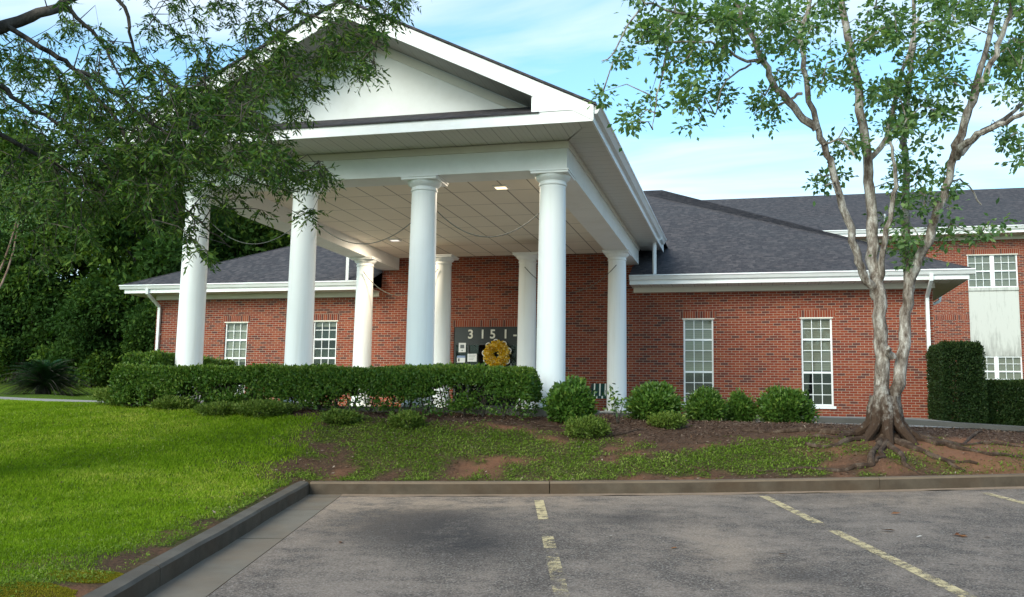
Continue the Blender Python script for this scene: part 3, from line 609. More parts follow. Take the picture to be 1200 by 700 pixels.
# main hip roof
def slope(b, pts, eave_dir, o, zs=None):
    e = np.array(eave_dir, float); o = np.array(o, float); uv = []
    for p in pts:
        d = np.array(p, float) - o; a = d @ e; r = d - a * e; uv.append((a, float(np.linalg.norm(r))))
    b.face(pts, uv=uv)
DP = 10.0; zr = ZE + PIT_R * DP; y0 = YG - .05; rl, rr = EXL + DP, EXR - DP
b = MB(); ze = ZE + .012
P = lambda x, y: (x, y, ze + PIT_R * (y - y0))
slope(b, [P(EXL - .03, y0), P(-10.95, y0), P(-10.95, y0 + DP), P(rl, y0 + DP)], (1, 0, 0), P(0, y0))
slope(b, [P(-3.24, y0), P(EXR + .03, y0), P(rr, y0 + DP), P(-3.24, y0 + DP)], (1, 0, 0), P(0, y0))
slope(b, [P(-10.95, y0 + 1.6), P(-3.24, y0 + 1.6), P(-3.24, y0 + DP), P(-10.95, y0 + DP)], (1, 0, 0), P(0, y0))
yb = y0 + 2 * DP
slope(b, [(EXR + .03, y0, ze), (EXR + .03, yb, ze), (rr, y0 + DP, P(0, y0 + DP)[2])], (0, 1, 0), (EXR + .03, 0, ze)); slope(b, [(EXL - .03, yb, ze), (EXL - .03, y0, ze), (rl, y0 + DP, P(0, y0 + DP)[2])], (0, 1, 0), (EXL - .03, 0, ze))
slope(b, [(EXR, yb, ze), (EXL, yb, ze), (rl, y0 + DP, P(0, y0 + DP)[2]), (rr, y0 + DP, P(0, y0 + DP)[2])], (1, 0, 0), (0, yb, ze))
roof = b.build('roof', M['shingle'], B)
b = MB()
for (xa, xb) in ((EXR + .03, rr), (EXL - .03, rl)):       # hip caps
    p0 = np.array([xa, y0, ze + .004]); p1 = np.array([xb, y0 + DP, ze + PIT_R * DP + .004]); b.tube([p0, p1], .018, 6)
b.build('hip_cap', M['shingle'], roof)
# ---- portico
PX0, PX1, PYF = -11.46, -2.44, 14.65; BX0, BX1, BYF, BZ0, BZ1 = -10.95, -3.07, 15.71, 5.84, 6.34; CXP = (PX0 + PX1) / 2
b = MB(); b.box(BX0, BX1, BYF, BYF + .6, BZ0, BZ1); b.build('front_beam', M['stucco'], B, bevel=.008)
b = MB(); b.box(BX1 - .6, BX1, BYF + .602, YW - .003, BZ0, BZ1); b.build('side_beam', M['stucco'], B, bevel=.008)
b = MB(); b.box(BX0, BX0 + .6, BYF + .602, YW - .003, BZ0, BZ1); b.build('side_beam', M['stucco'], B, bevel=.008)
b = MB(); b.box(BX0 - .03, BX1 + .03, BYF - .03, BYF - .003, BZ1 - .13, BZ1 - .006); b.box(BX1 + .003, BX1 + .03, BYF - .003, YW - .01, BZ1 - .10, BZ1 - .006); b.box(BX0 - .03, BX0 - .003, BYF - .003, YW - .01, BZ1 - .10, BZ1 - .006); b.build('beam_moulding', M['cream'], B)
b = MB(); b.box(BX0 + .6, BX1 - .6, BYF + .6, YW - .003, 6.20, 6.23); ce = b.build('portico_ceiling', M['ceil'], B)
b = MB(); b.face([(PX0 + .03, PYF + .03, BZ1 + .003), (PX1 - .03, PYF + .03, BZ1 + .003), (BX1 + .03, BYF - .03, BZ1 + .003), (BX0 - .03, BYF - .03, BZ1 + .003)]); b.face([(BX0, BYF - .03, BZ1 + .004), (BX1, BYF - .03, BZ1 + .004), (BX1, BYF + .1, BZ1 + .004), (BX0, BYF + .1, BZ1 + .004)]); b.build('front_soffit', M['soffx'], B)
for xa, xb, sx in ((BX1, PX1 - .03, 1), (BX0, PX0 + .03, -1)):
    b = MB(); b.face([(xb, PYF + .03, BZ1 + .003), (xb, YW + .6, BZ1 + .003), (xa, YW + .6, BZ1 + .003), (xa, BYF - .03, BZ1 + .003)]); b.build('side_soffit', M['soffy'], B)
PP = 0.49
def rz(x): return 6.60 + PP * (min(x - PX0, PX1 - x))
apex = rz(CXP)
b = MB(); b.box(PX0, PX1, PYF, PYF + .03, BZ1 - .008, 6.53); b.build('cornice_fascia', M['white'], B)
b = MB(); T = .285                                     # raking fascia boards with the solid corner returns
for s in (-1, 1):
    X = lambda d: CXP + s * d
    h = CXP - PX0
    for a, c, yo in ((0.0, 2.3, .0), (2.3, 3.5, -.004)):
        q = [(X(a), apex - PP*a), (X(c), apex - PP*c), (X(c), apex - PP*c - T), (X(a), apex - PP*a - T)]
        b.prism(q, 'y', PYF - .012 + yo, PYF + .022)
    q = [(X(3.5), apex - PP*3.5), (X(h), apex - PP*h), (X(h), 6.345), (X(3.5), 6.531)]
    b.prism([(X(3.5), apex - PP*3.5), (X(h + .01), apex - PP*(h + .01)), (X(h + .01), 6.34), (X(h - .35), 6.535), (X(3.5), 6.535)], 'y', PYF - .014, PYF + .024)
    b.box(min(X(3.5), X(3.47)), max(X(3.5), X(3.47)), PYF + .025, BYF, 6.54, apex - PP*3.5 - .02)
b.build('raking_fascia', M['white'], B)
b = MB(); b.face([(BX0 + .2, BYF, 6.96), (BX1 - .2, BYF, 6.96), (BX1 - .2, BYF, rz(BX1 - .2) - .1), (CXP, BYF, apex - .2), (BX0 + .2, BYF, rz(BX0 + .2) - .1)]); b.build('tympanum', M['stucco'], B)
b = MB()
for s in (-1, 1):
    X = lambda d: CXP + s * d
    q = [(X(0), apex - T + .0), (X(3.6), apex - PP*3.6 - T + .0), (X(3.6), apex - PP*3.6 - T - .16), (X(0), apex - T - .16)]
    b.prism(q, 'y', BYF - .03, BYF - .003)
b.build('rake_frieze', M['cream'], B)
b = MB()
for s in (-1, 1):
    X = lambda d: CXP + s * d; pts = [(X(0), PYF + .025, apex - T + .03), (X(3.5), PYF + .025, apex - PP*3.5 - T + .03), (X(3.5), BYF, apex - PP*3.5 - T + .03), (X(0), BYF, apex - T + .03)]
    b.face(pts, uv=[(0, 0), (3.9, 0), (3.9, 1), (0, 1)])
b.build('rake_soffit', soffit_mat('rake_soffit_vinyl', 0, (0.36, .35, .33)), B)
b = MB(); pts = [(PX0 + .9, PYF - .02, 6.535), (PX1 - .9, PYF - .02, 6.535), (PX1 - .95, BYF - .002, 7.0), (PX0 + .95, BYF - .002, 7.0)]; slope(b, pts, (1, 0, 0), pts[0]); b.box(PX0 + .9, PX1 - .9, PYF - .03, PYF - .016, 6.515, 6.534); b.build('pent_roof', M['shingle'], B)
b = MB(); yA, yB = PYF - .05, 33.2
for s in (-1, 1):
    X = lambda d: CXP + s * d; h = CXP - PX0 + .06; e = (X(h), apex - PP*h)
    pts = [(e[0], yA, e[1] + .05), (e[0], yB, e[1] + .05), (CXP, yB, apex + .05), (CXP, yA, apex + .05)]
    slope(b, pts, (0, 1, 0), (e[0], 0, e[1] + .05))
    b.face([(e[0], yA, e[1] + .05), (CXP, yA, apex + .05), (CXP, yA, apex + .012), (e[0], yA, e[1] + .012)]); b.face([(e[0], yA, e[1] + .05), (e[0], yB, e[1] + .05), (e[0], yB, e[1] + .012), (e[0], yA, e[1] + .012)])
    b.face([(e[0], yA, e[1] + .012), (CXP, yA, apex + .012), (CXP, PYF + .05, apex + .012), (e[0], PYF + .05, e[1] + .012)])
pr = b.build('portico_roof', M['shingle'], B)
for s, xe in ((1, PX1), (-1, PX0)):
    f = MB(); f.box(min(xe, xe - s*.03), max(xe, xe - s*.03), PYF + .031, 27.4, BZ1 - .008, 6.60); f.build('fascia', M['white'], B)
    g = MB(); g.prism([(xe + s*.002, 6.60), (xe + s*.135, 6.60), (xe + s*.135, 6.57), (xe + s*.11, 6.55), (xe + s*.065, 6.465), (xe + s*.002, 6.455)], 'y', PYF + .03, 26.85); g.build('gutter', M['gutter'], B)
    d = MB(); xd = xe - s * .11 if s > 0 else xe + .1
    xd = -2.55 if s > 0 else -11.74
    d.tube([(xe + s*.07, 25.9, 6.5), (xd, 25.82, 6.36), (xd, 25.8, 6.2), (xd, 25.8, 5.43)], .06, 4); d.build('downspout', M['white'], B)
# columns
def column(x, y):
    z0 = 1.655; prof = [(.255, z0 + .07)]
    for k in range(13):
        f = k / 12; prof.append((.257 - .026 * f**1.6, z0 + .09 + f * (5.60 - z0 - .09)))
    c = MB().lathe(prof, x, y, 40).build('column', M['col'], B, smooth=True)
    q = [(.30, z0), (.315, z0 + .02), (.315, z0 + .05), (.295, z0 + .07), (.262, z0 + .085), (.254, z0 + .10)]; MB().lathe(q, x, y, 40).build('column_base', M['col'], c, smooth=True)
    q = [(.231, 5.59), (.25, 5.60), (.25, 5.625), (.236, 5.635), (.237, 5.67), (.262, 5.69), (.30, 5.725), (.318, 5.765), (.318, 5.775)]
    k = MB().lathe(q, x, y, 40); k.box(x - .335, x + .335, y - .335, y + .335, 5.775, 5.812); k.box(x - .35, x + .35, y - .35, y + .35, 5.814, 5.838); k.build('capital', M['col'], c, smooth=True)
for yc in (16.0, 24.3):
    for xc in (-10.51, -8.20, -5.80, -3.38): column(xc, yc)
# ceiling lights
def emis(name, col, st):
    t = NT(name); e = t.n('ShaderNodeEmission'); e.inputs[0].default_value = (*col, 1); e.inputs[1].default_value = st; t.t.links.new(e.outputs[0], t.out.inputs[0]); return t.m
M['lit'] = emis('warm_lamp', (1.0, 0.80, 0.46), 1.25); M['pale'] = emis('pale_lamp', (1.0, 0.90, 0.80), 0.6)
for lx, ly, mt in ((-4.93, 18.2, 'lit'), (-9.33, 23.5, 'pale')):
    f = MB(); hw = .15
    for a in ((-hw, hw, -hw, -hw + .03), (-hw, hw, hw - .03, hw), (-hw, -hw + .03, -hw + .03, hw - .03), (hw - .03, hw, -hw + .03, hw - .03)): f.box(lx + a[0], lx + a[1], ly + a[2], ly + a[3], 6.165, 6.197)
    fo = f.build('ceiling_light', M['white'], B); MB().box(lx - hw + .032, lx + hw - .032, ly - hw + .032, ly + hw - .032, 6.175, 6.196).build('lens', M[mt], fo)
    lq = bpy.data.lights.new('lamp', 'AREA'); lq.energy = 80 if mt == 'lit' else 45; lq.color = (1, .84, .62); lq.size = .24; lo_ = bpy.data.objects.new('lamp', lq); lo_.location = (lx, ly, 6.16); COL.objects.link(lo_)
# downspouts on the wings
def downspout(x, kick):
    d = MB(); d.tube([(x, YG - .06, ZE - .12), (x, YG - .05, ZE - .26), (x, YW - .10, ZE - .62), (x, YW - .075, ZE - .75), (x, YW - .07, 3.2), (x, YW - .07, 1.95), (x + kick * .03, YW - .08, 1.83), (x + kick*.09, YW - .12, 1.76), (x + kick*.17, YW - .16, 1.73)], .058, 4); o = d.build('downspout', M['white'], B)
    [MB().box(x - .07, x + .07, YW - .03, YW - .002, zs_, zs_ + .03).build('strap', M['white'], o) for zs_ in (2.5, 3.9)]
downspout(4.52, 1); downspout(-18.55, -1)
d = MB(); p = [at(1117, 338, 33), at(1117, 345, 33), at(1103, 352, 33), at(1096, 356, 33)]; d.tube([(5.5, 30.0, 5.3), (5.48, 30.0, 5.1), (4.85, 30.0, 4.78), (4.76, 30.0, 4.7), (4.76, 30, 1.7)], .055, 4); d.build('downspout', M['gutter'], B)
# entrance: transom board with numbers, sidelights, doors
ex0, ex1, ez0, ez1 = ENT
e = MB(); ye = YW + .03
e.box(ex0, ex1, ye, ye + .06, 3.64, ez1); trans = e.build('transom', M['black'], B)
f = MB()
posts = [ex0, ex0 + .42, -6.97, ex1 - .42 - .06, ex1 - .06]
for px_ in posts: f.box(px_, px_ + .06, ye, ye + .055, ez0, 3.638)
f.box(ex0 + .06, ex1 - .06, ye + .004, ye + .05, ez0, ez0 + .12); f.box(ex0 + .06, ex1 - .06, ye + .004, ye + .05, 3.55, 3.636); f.box(ex0 + .06, ex0 + .42, ye + .004, ye + .05, 3.02, 3.05)
door = f.build('entrance_door', M['black'], B)
g = MB(); g.face([(ex0 + .06, ye + .03, ez0 + .12), (ex1 - .06, ye + .03, ez0 + .12), (ex1 - .06, ye + .03, 3.55), (ex0 + .06, ye + .03, 3.55)]); g.build('pane', M['dglass'], door)
r = MB(); r.box(ex0 - .1, ex1 + .1, YW + .5, YW + 2.5, 1.6, 4.1, skip='-y'); r.build('lobby', M['dark'], door)
h = MB(); h.tube([(-6.78, ye - .05, 2.4), (-6.78, ye - .05, 3.0)], .015, 8); h.tube([(-6.78, ye - .05, 2.45), (-6.78, ye, 2.45)], .012, 6); h.tube([(-6.78, ye - .05, 2.95), (-6.78, ye, 2.95)], .012, 6); h.build('handle', M['metalgrey'], door)
lv = MB()
for k in range(9): lv.box(ex1 - .42, ex1 - .08, YW + .16, YW + .18, 2.1 + k * .16, 2.19 + k * .16)
lv.build('blind', M['frame'], door)
s = MB(); s.face([(ex0 - .05, YW - .004, ez1 + .005), (ex1 + .05, YW - .004, ez1 + .005), (ex1 + .05, YW - .004, ez1 + .205), (ex0 - .05, YW - .004, ez1 + .205)], uv=[(ex0, .0015), (ex1, .0015), (ex1, .2015), (ex0, .2015)]); s.build('lintel', M['soldier'], B)
M['num'] = plain('number_cream', (0.62, 0.60, 0.52), .5, var=.05)
def text_mesh(ch, x, z, size, y, parent):
    cu = bpy.data.curves.new('tmp', 'FONT'); cu.body = ch; cu.size = size; cu.extrude = .008; cu.offset = .006
    to = bpy.data.objects.new('tmp', cu); COL.objects.link(to); dg = bpy.context.evaluated_depsgraph_get(); me = bpy.data.meshes.new_from_object(to.evaluated_get(dg)); bpy.data.objects.remove(to)
    me.transform(Matrix.Translation((x, y, z)) @ Matrix.Rotation(math.pi / 2, 4, 'X')); me.transform(Matrix.Translation(-B.location)); me.transform(Matrix.Translation((0, 0, 0)))
    me.materials.clear(); me.materials.append(M['num']); o = bpy.data.objects.new('numeral', me); link(o, parent); return o
for ch, x_ in (('3', -8.13), ('1', -7.76), ('5', -7.45), ('1', -7.06), ('-', -6.74)): text_mesh(ch, x_, 3.745, .37, ye - .01, trans)

# ------------------------------------------------------------------ rear two-storey building
T2 = empty('two_storey_building', (8, 38.8, 1.5), 'two-storey red brick block with shingled roof rising behind the right wing', 'building')
Y2, ZE2, P2 = 38.8, 8.86, 0.406
holes = [(8.12, 9.87, 6.62, 7.90), (8.12, 9.87, 2.85, 4.0), (-3.2, -1.4, 6.62, 7.9), (13.2, 14.95, 6.62, 7.9), (13.2, 14.95, 2.85, 4.0)]
b = MB(); wall_holes(b, -8, 26, .8, 8.6, Y2, [(8.12, 9.87, 2.85, 7.90)] + [(13.2, 14.95, 2.85, 7.9)]); b.face([(26, Y2, .8), (26, 53, .8), (26, 53, 8.6), (26, Y2, 8.6)]); b.face([(-8, 53, .8), (-8, Y2, .8), (-8, Y2, 8.6), (-8, 53, 8.6)]); b.build('wall', M['brick'], T2)
t = NT('stained_panel'); co = t.world(); x, y, z = t.xyz(co); n = t.noise(t.comb(t.math('MULTIPLY', x, 7.0), y, t.math('MULTIPLY', z, 1.0)), 1.3, 6, .7)
f = t.ramp(t.math('ADD', n, t.ramp(t.math('DIVIDE', t.math('SUBTRACT', z, 4.0), 2.5), [(0.0, .22), (.4, .0), (.97, 0.0), (1.0, .12)])), [(0.55, 0.0), (0.85, .75)])
M['panel'] = t.pbr(t.mix(f, (0.50, .50, .465), (0.17, .165, .15)), .7, .25)
for hx0, hx1 in ((8.12, 9.87), (13.2, 14.95)):
    pb = MB(); pb.box(hx0 + .002, hx1 - .002, Y2 + .02, Y2 + .07, 4.0, 6.50); pb.box(hx0, hx1, Y2 - .02, Y2 + .06, 6.5, 6.62); pb.build('wall_panel', M['panel'], T2)
    for z0, z1 in ((6.62, 7.90), (2.85, 3.998)):
        xm = (hx0 + hx1) / 2; wo_ = None
        for a, c in ((hx0, xm - .03), (xm + .03, hx1)):
            wo_ = window(T2, a, c, z0, z1, Y2, 4, 3, (.5,), 'r'); blind(wo_, a, c, z0, z1, Y2, .95)
        mu = MB(); mu.box(xm - .029, xm + .029, Y2 + .03, Y2 + .12, z0, z1); mu.build('mullion', M['frame'], T2)
    lintel(wo_, hx0, hx1, 7.9, Y2, M['soldier'])
s = MB(); s.face([(3, Y2 - .004, 5.38), (8.1, Y2 - .004, 5.38), (8.1, Y2 - .004, 5.58), (3, Y2 - .004, 5.58)], uv=[(3, .0015), (8.1, .0015), (8.1, .2015), (3, .2015)]); s.face([(9.9, Y2 - .004, 5.38), (13.2, Y2 - .004, 5.38), (13.2, Y2 - .004, 5.58), (9.9, Y2 - .004, 5.58)], uv=[(9.9, .0015), (13.2, .0015), (13.2, .2015), (9.9, .2015)]); s.build('soldier_band', M['soldier'], T2)
eave(T2, -8.6, 26.6, 38.1, Y2, ZE2, '')
b = MB(); y2 = 38.05
q = lambda x, y: (x, y, ZE2 + .012 + P2 * (y - y2))
slope(b, [q(-8.6, y2), q(26.6, y2), q(26.6, y2 + 7.95), q(-8.6, y2 + 7.95)], (1, 0, 0), q(0, y2)); zt = q(0, y2 + 7.95)[2]
slope(b, [(26.6, y2 + 15.9, ZE2), (-8.6, y2 + 15.9, ZE2), (-8.6, y2 + 7.95, zt), (26.6, y2 + 7.95, zt)], (1, 0, 0), (0, y2 + 15.9, ZE2)); b.face([(-8.6, y2 + 15.9, ZE2), (-8.6, y2, ZE2), (-8.6, y2 + 7.95, zt)]); b.face([(26.6, y2, ZE2), (26.6, y2 + 15.9, ZE2), (26.6, y2 + 7.95, zt)])
r2 = b.build('roof', M['shingle'], T2)
vp = MB(); vp.tube([(5.3, 39.5, 9.2), (5.3, 39.5, 9.75)], .05, 10); vp.build('vent_pipe', M['metalgrey'], r2)

# ------------------------------------------------------------------ things on and under the portico
def swag(name, p, q, sag, label):
    p, q = np.array(p), np.array(q); pts = [p + (q - p) * t - np.array([0, 0, sag * 4 * t * (1 - t)]) for t in np.linspace(0, 1, 25)]
    b = MB(); b.tube(pts, .009, 6)
    o = b.build(name, M['wire'], origin=tuple(p), label=label, category='cable', group='cables strung between the portico columns')
yf = 16.12
def zc(px, py): return at(px, py, yf)[2]
swag('hanging_cable', (-10.3, yf, 5.23), (-8.4, yf, 5.12), .42, 'drooping cable between the two leftmost front columns of the portico')
swag('hanging_cable', (-7.98, yf, 5.10), (-6.02, yf, 5.12), .42, 'drooping cable between the second and third front columns')
swag('hanging_cable', (-5.58, yf, 5.26), (-3.60, yf, 5.20), .48, 'drooping cable between the third and fourth front columns')
swag('hanging_cable', (-10.45, 24.03, 5.42), (-8.25, 24.03, 5.45), .7, 'drooping cable between the two left back columns before the brick wall')
swag('hanging_cable', (-5.82, 24.03, 5.45), (-3.36, 24.03, 5.45), .7, 'drooping cable between the two right back columns before the brick wall')
# wreath
wx, wz, wy = -7.2, 3.26, ye - .06
W = empty('wreath', (wx, wy, wz), 'round yellow flower wreath with white ribbon loops on the dark entrance door', 'wreath')
MB().tube([(wx + .24*math.cos(a), wy, wz + .24*math.sin(a)) for a in np.linspace(0, 2*math.pi, 25)], .06, 8).build('ring', plain('wreath_core', (.25, .17, .03), .8), W)
n = 1500; a = RNG.random(n) * 2 * math.pi; b_ = RNG.random(n) * 2 * math.pi; rr_ = .235 + .15 * np.cos(b_) * np.sqrt(RNG.random(n))
pos = np.c_[wx + rr_*np.cos(a), wy - np.abs(.09 * np.sin(b_)) - .02, wz + rr_*np.sin(a)]; ax = rdir(n) + np.c_[np.cos(a), -np.ones(n) * .8, np.sin(a)] * .7
leaves('flowers', pos, ax, rdir(n), .085, .8, leaf_mat('yellow_petal', (.55, .30, .01), (.78, .54, .03), (.90, .80, .38), .2, .85, .04), W)
rb = MB()
for k in range(9):
    an = .3 + k * .68; c0 = np.array([wx + .37*math.cos(an), wy - .03, wz + .37*math.sin(an)])
    rb.tube([c0 + .075 * np.array([math.cos(q_), .15 * math.sin(2*q_), math.sin(q_)]) for q_ in np.linspace(0, 2*math.pi, 13)], .016, 4)
rb.build('ribbon', plain('white_ribbon', (.82, .82, .8), .6), W)
# notices on the glass
M['paper'] = plain('paper', (.68, .70, .70), .6, var=.06); M['ink'] = plain('ink', (.12, .14, .15), .7); M['blueink'] = plain('blue_ink', (.22, .30, .48), .7)
def notice(px0, px1, py0, py1, label, style):
    p, q = at(px0, py1, ye - .003), at(px1, py0, ye - .003); x0, x1, z0, z1 = p[0], q[0], p[2], q[2]
    o = empty('notice', ((x0 + x1) / 2, ye - .003, z0), label, 'notice', None)
    MB().box(x0, x1, ye - .008, ye - .001, z0, z1).build('sheet', M['paper'], o)
    k = MB(); w_, h_ = x1 - x0, z1 - z0
    if style == 1: k.box(x0 + w_*.22, x1 - w_*.22, ye - .011, ye - .009, z0 + h_*.42, z1 - h_*.2); k.box(x0 + w_*.42, x0 + w_*.58, ye - .011, ye - .009, z0 + h_*.12, z0 + h_*.24)
    elif style == 2: k.box(x0, x1, ye - .011, ye - .009, z1 - h_*.32, z1)
    else:
        for j in range(4): k.box(x0 + w_*.12, x1 - w_*(.12 + .08*j), ye - .011, ye - .009, z1 - h_*(.22 + .18*j), z1 - h_*(.16 + .18*j))
    k.build('print', M['ink'] if style == 1 else M['blueink'] if style == 2 else M['metalgrey'], o)
    if style == 2: MB().box(x0 + w_*.14, x0 + w_*.32, ye - .012, ye - .009, z0 + h_*.15, z0 + h_*.6).build('pictogram', M['black'], o)
notice(537.5, 546, 402, 413, 'tall white notice with a grey square on the left door glass', 1)
notice(535.5, 545.3, 417, 425, 'white notice with a blue top band under the tall notice', 2)
notice(547.8, 558.8, 414.8, 424, 'white printed sheet beside the banded notice on the door', 3)
# striped patio chair behind the round bush
ch = empty('patio_chair', (-3.95, 25.3, 1.66), 'patio chair with dark green and white striped back by the brick wall', 'chair')
t = NT('striped_fabric'); u_ = t.xyz(t.uv())[0]; fr = t.math('FRACT', t.math('DIVIDE', u_, .15)); M['stripe'] = t.pbr(t.mix(t.math('LESS_THAN', fr, .24), (.012, .045, .04), (.62, .64, .60)), .8, .15)
c0 = np.array([-3.95, 25.3, 1.66])
b = MB(); b.prism([(25.62, 2.05), (25.68, 2.42), (25.74, 2.42), (25.69, 2.05)], 'x', -4.25, -3.65); b.build('backrest', M['stripe'], ch, bevel=.015)
b = MB(); b.box(-4.25, -3.65, 25.1, 25.62, 2.0, 2.07); b.build('seat', M['stripe'], ch, bevel=.015)
for sx in (-4.27, -3.63):
    for sy in (25.12, 25.66): MB().tube([(sx, sy, 1.66), (sx, sy, 2.05 if sy < 25.5 else 2.4)], .018, 8).build('leg', M['black'], ch)
    MB().tube([(sx, 25.12, 2.05), (sx, 25.12, 2.24), (sx, 25.2, 2.27), (sx, 25.66, 2.27)], .018, 8).build('armrest', M['black'], ch)

# ------------------------------------------------------------------ planting
def box_hedge(name, x0, x1, y0, y1, ztop, label, mat, n, size, ratio=.55, lump=.06, zfun=None, gap=None, group=None, wob_=.05, category='hedge'):
    o = empty(name, ((x0 + x1) / 2, (y0 + y1) / 2, float(tz((x0+x1)/2, (y0+y1)/2)[0])), label, category, group)
    lx, ly = x1 - x0, y1 - y0; zb = lambda x, y: tz(x, y); H = ztop - float(tz((x0+x1)/2, y0)[0])
    areas = np.array([lx * ly * 1.0, lx * H, lx * H, ly * H, ly * H]); k = RNG.choice(5, n, p=areas / areas.sum())
    u, v = RNG.random(n), RNG.random(n); x = np.where(k == 3, 0, np.where(k == 4, 1, u)); y = np.where(k == 1, 0, np.where(k == 2, 1, np.where(k >= 3, u, v))); z = np.where(k == 0, 1.0, v)
    nr = np.array([[0, 0, 1], [0, -1, 0], [0, 1, 0], [-1, 0, 0], [1, 0, 0]])[k].astype(float)
    X = x0 + lx * x; Y = y0 + ly * y; gz = zb(X, Y); zt = ztop + (fbm(X, Y, 1.6, 5) - .5) * wob_ * 2 ; Z = gz + .06 + (zt - gz - .06) * z
    # round the edges
    cxn = np.clip(np.minimum(X - x0, x1 - X), 0, .18) / .18; czn = np.clip(zt - Z, 0, .18) / .18; cyn = np.clip(np.minimum(Y - y0, y1 - Y), 0, .18) / .18
    dep = RNG.random(n)**1.7 * .22 + (fbm(X * 1.0 + Y, Z + 5, 3.0, 8) - .4) * lump * 2
    P = np.c_[X, Y, Z] - nr * dep[:, None] + RNG.normal(size=(n, 3)) * .018
    ctr = np.array([(x0+x1)/2, (y0+y1)/2, 0])
    rx = .10 * (1 - np.minimum(1, cxn + np.minimum(czn, 1)))
    for ax_, lo, hi in ((0, x0, x1), (1, y0, y1)):
        m_ = .09 * np.clip(1 - (zt - P[:, 2]) / .2, 0, 1); P[:, ax_] = np.clip(P[:, ax_], lo + m_, hi - m_) + RNG.normal(size=n) * .012
    keep = np.ones(n, bool)
    if gap is not None: keep = gap(P, gz)
    P = P[keep]; nr = nr[keep]; q = len(P)
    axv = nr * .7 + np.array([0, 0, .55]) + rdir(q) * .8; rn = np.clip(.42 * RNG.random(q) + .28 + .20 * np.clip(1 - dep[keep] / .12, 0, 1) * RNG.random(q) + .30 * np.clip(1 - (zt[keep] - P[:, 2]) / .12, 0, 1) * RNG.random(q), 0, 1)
    leaves('foliage', P, axv, nr + rdir(q) * .7, size * (0.7 + .6 * RNG.random(q)), ratio, mat, o, rnd=rn)
    s = MB()
    for xs_ in np.arange(x0 + .25, x1 - .1, .33):
        yb_ = (y0 + y1) / 2 + random.uniform(-.12, .12); zb_ = float(tz(xs_, yb_)[0]) - .05
        for j in range(3): s.tube([(xs_, yb_, zb_), (xs_ + random.uniform(-.1, .1), yb_ + random.uniform(-.1, .1), zb_ + H * .4), (xs_ + random.uniform(-.25, .25), yb_ + random.uniform(-.25, .25), zb_ + H * .85)], [.018, .013, .006], 5, cap=False)
    s.build('stem', M['barkdark'], o)
    return o
def hgap(P, gz):
    n_ = fbm(P[:, 0] * 1.0, P[:, 2] * 1.4, 2.2, 41); hh = P[:, 2] - gz
    return (hh > .10 + .45 * np.clip((n_ - .40) * 3.2, 0, 1)) | (RNG.random(len(P)) < .12)
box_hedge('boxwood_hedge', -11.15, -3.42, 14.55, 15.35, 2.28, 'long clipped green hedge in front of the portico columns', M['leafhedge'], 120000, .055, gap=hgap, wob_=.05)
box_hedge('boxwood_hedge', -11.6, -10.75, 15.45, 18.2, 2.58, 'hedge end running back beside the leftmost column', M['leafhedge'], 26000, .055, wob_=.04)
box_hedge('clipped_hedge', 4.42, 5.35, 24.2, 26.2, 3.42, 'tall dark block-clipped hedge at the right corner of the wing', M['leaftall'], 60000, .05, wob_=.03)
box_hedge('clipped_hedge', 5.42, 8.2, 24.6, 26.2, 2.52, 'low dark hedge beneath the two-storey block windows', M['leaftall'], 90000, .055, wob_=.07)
def blob_leaves(c, rad, n, size, ratio, flat=.0, seedl=1, lumps=.18, depth=.35):
    d = rdir(n); d[:, 2] = np.where(d[:, 2] < -.85, -d[:, 2], d[:, 2])
    l = 1 + lumps * (fbm(d[:, 0] * 2 + 7 * seedl, d[:, 1] * 2 + d[:, 2] * 1.7, 1.5, seedl) - .5) * 2.2; r = l * (1 - depth * RNG.random(n)**1.5)
    P = np.array(c) + d * np.array(rad) * r[:, None] + RNG.normal(size=(n, 3)) * size * .4
    return P, d, r
def bush_mesh(c, rad, n, size, ratio, mat, parent, seedl, lumps=.25):
    P, d, r = blob_leaves(c, rad, n, size, ratio, seedl=seedl, lumps=lumps)
    sh = RNG.random(n); d0 = np.round(d * 3.2) / 3.2; sel = (fbm(d0[:, 0] * 9 + seedl, d0[:, 1] * 9 + d0[:, 2] * 7, 1.0, 5) > .62) & (sh < .5) & (d[:, 2] > -.2); P[sel] += (unit(d0[sel] + np.array([0, 0, .25])) * np.array(rad) * (.05 + .22 * RNG.random(sel.sum()))[:, None])
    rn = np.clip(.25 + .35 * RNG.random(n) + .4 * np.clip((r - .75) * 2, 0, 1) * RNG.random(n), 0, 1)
    return leaves('foliage', P, d * .8 + np.array([0, 0, .45]) + rdir(n) * .7, d + rdir(n) * .6, size * (.7 + .6 * RNG.random(n)), ratio, mat, parent, rnd=rn)
def bush(name, px0, px1, pyt, Y, label, mat, n, size, category='shrub', group=None, ratio=.5, dep=None, lumps=.42, zb=None):
    pyt += 8; a, c = at(px0, pyt, Y), at(px1, pyt, Y); x = (a[0] + c[0]) / 2; g = float(tz(x, Y)[0]) if zb is None else zb; H = a[2] - g; rx = (c[0] - a[0]) / 2 * .86; H *= .95
    o = empty(name, (x, Y, g), label, category, group); cz = g + H * .46
    bush_mesh((x, Y, cz), (rx, dep or rx, H * .54), n, size, ratio, mat, o, int(px0) % 17 + 1, lumps)
    s = MB()
    for k in range(9):
        an = k * .7; s.tube([(x + .05*math.cos(an), Y + .05*math.sin(an), g - .06), (x + rx*.35*math.cos(an), Y + rx*.35*math.sin(an), g + H*.4), (x + rx*.65*math.cos(an), Y + rx*.65*math.sin(an), g + H*.8)], [.014, .01, .004], 5, cap=False)
    s.build('stem', M['barkdark'], o)
G1 = 'round shrubs along the right wing'; G2 = 'low azaleas along the mulch bed'
bush('round_shrub', 638, 699, 440, 14.9, 'round glossy shrub in front of the rightmost front column', M['leafhedge'], 7500, .07, group=G1)
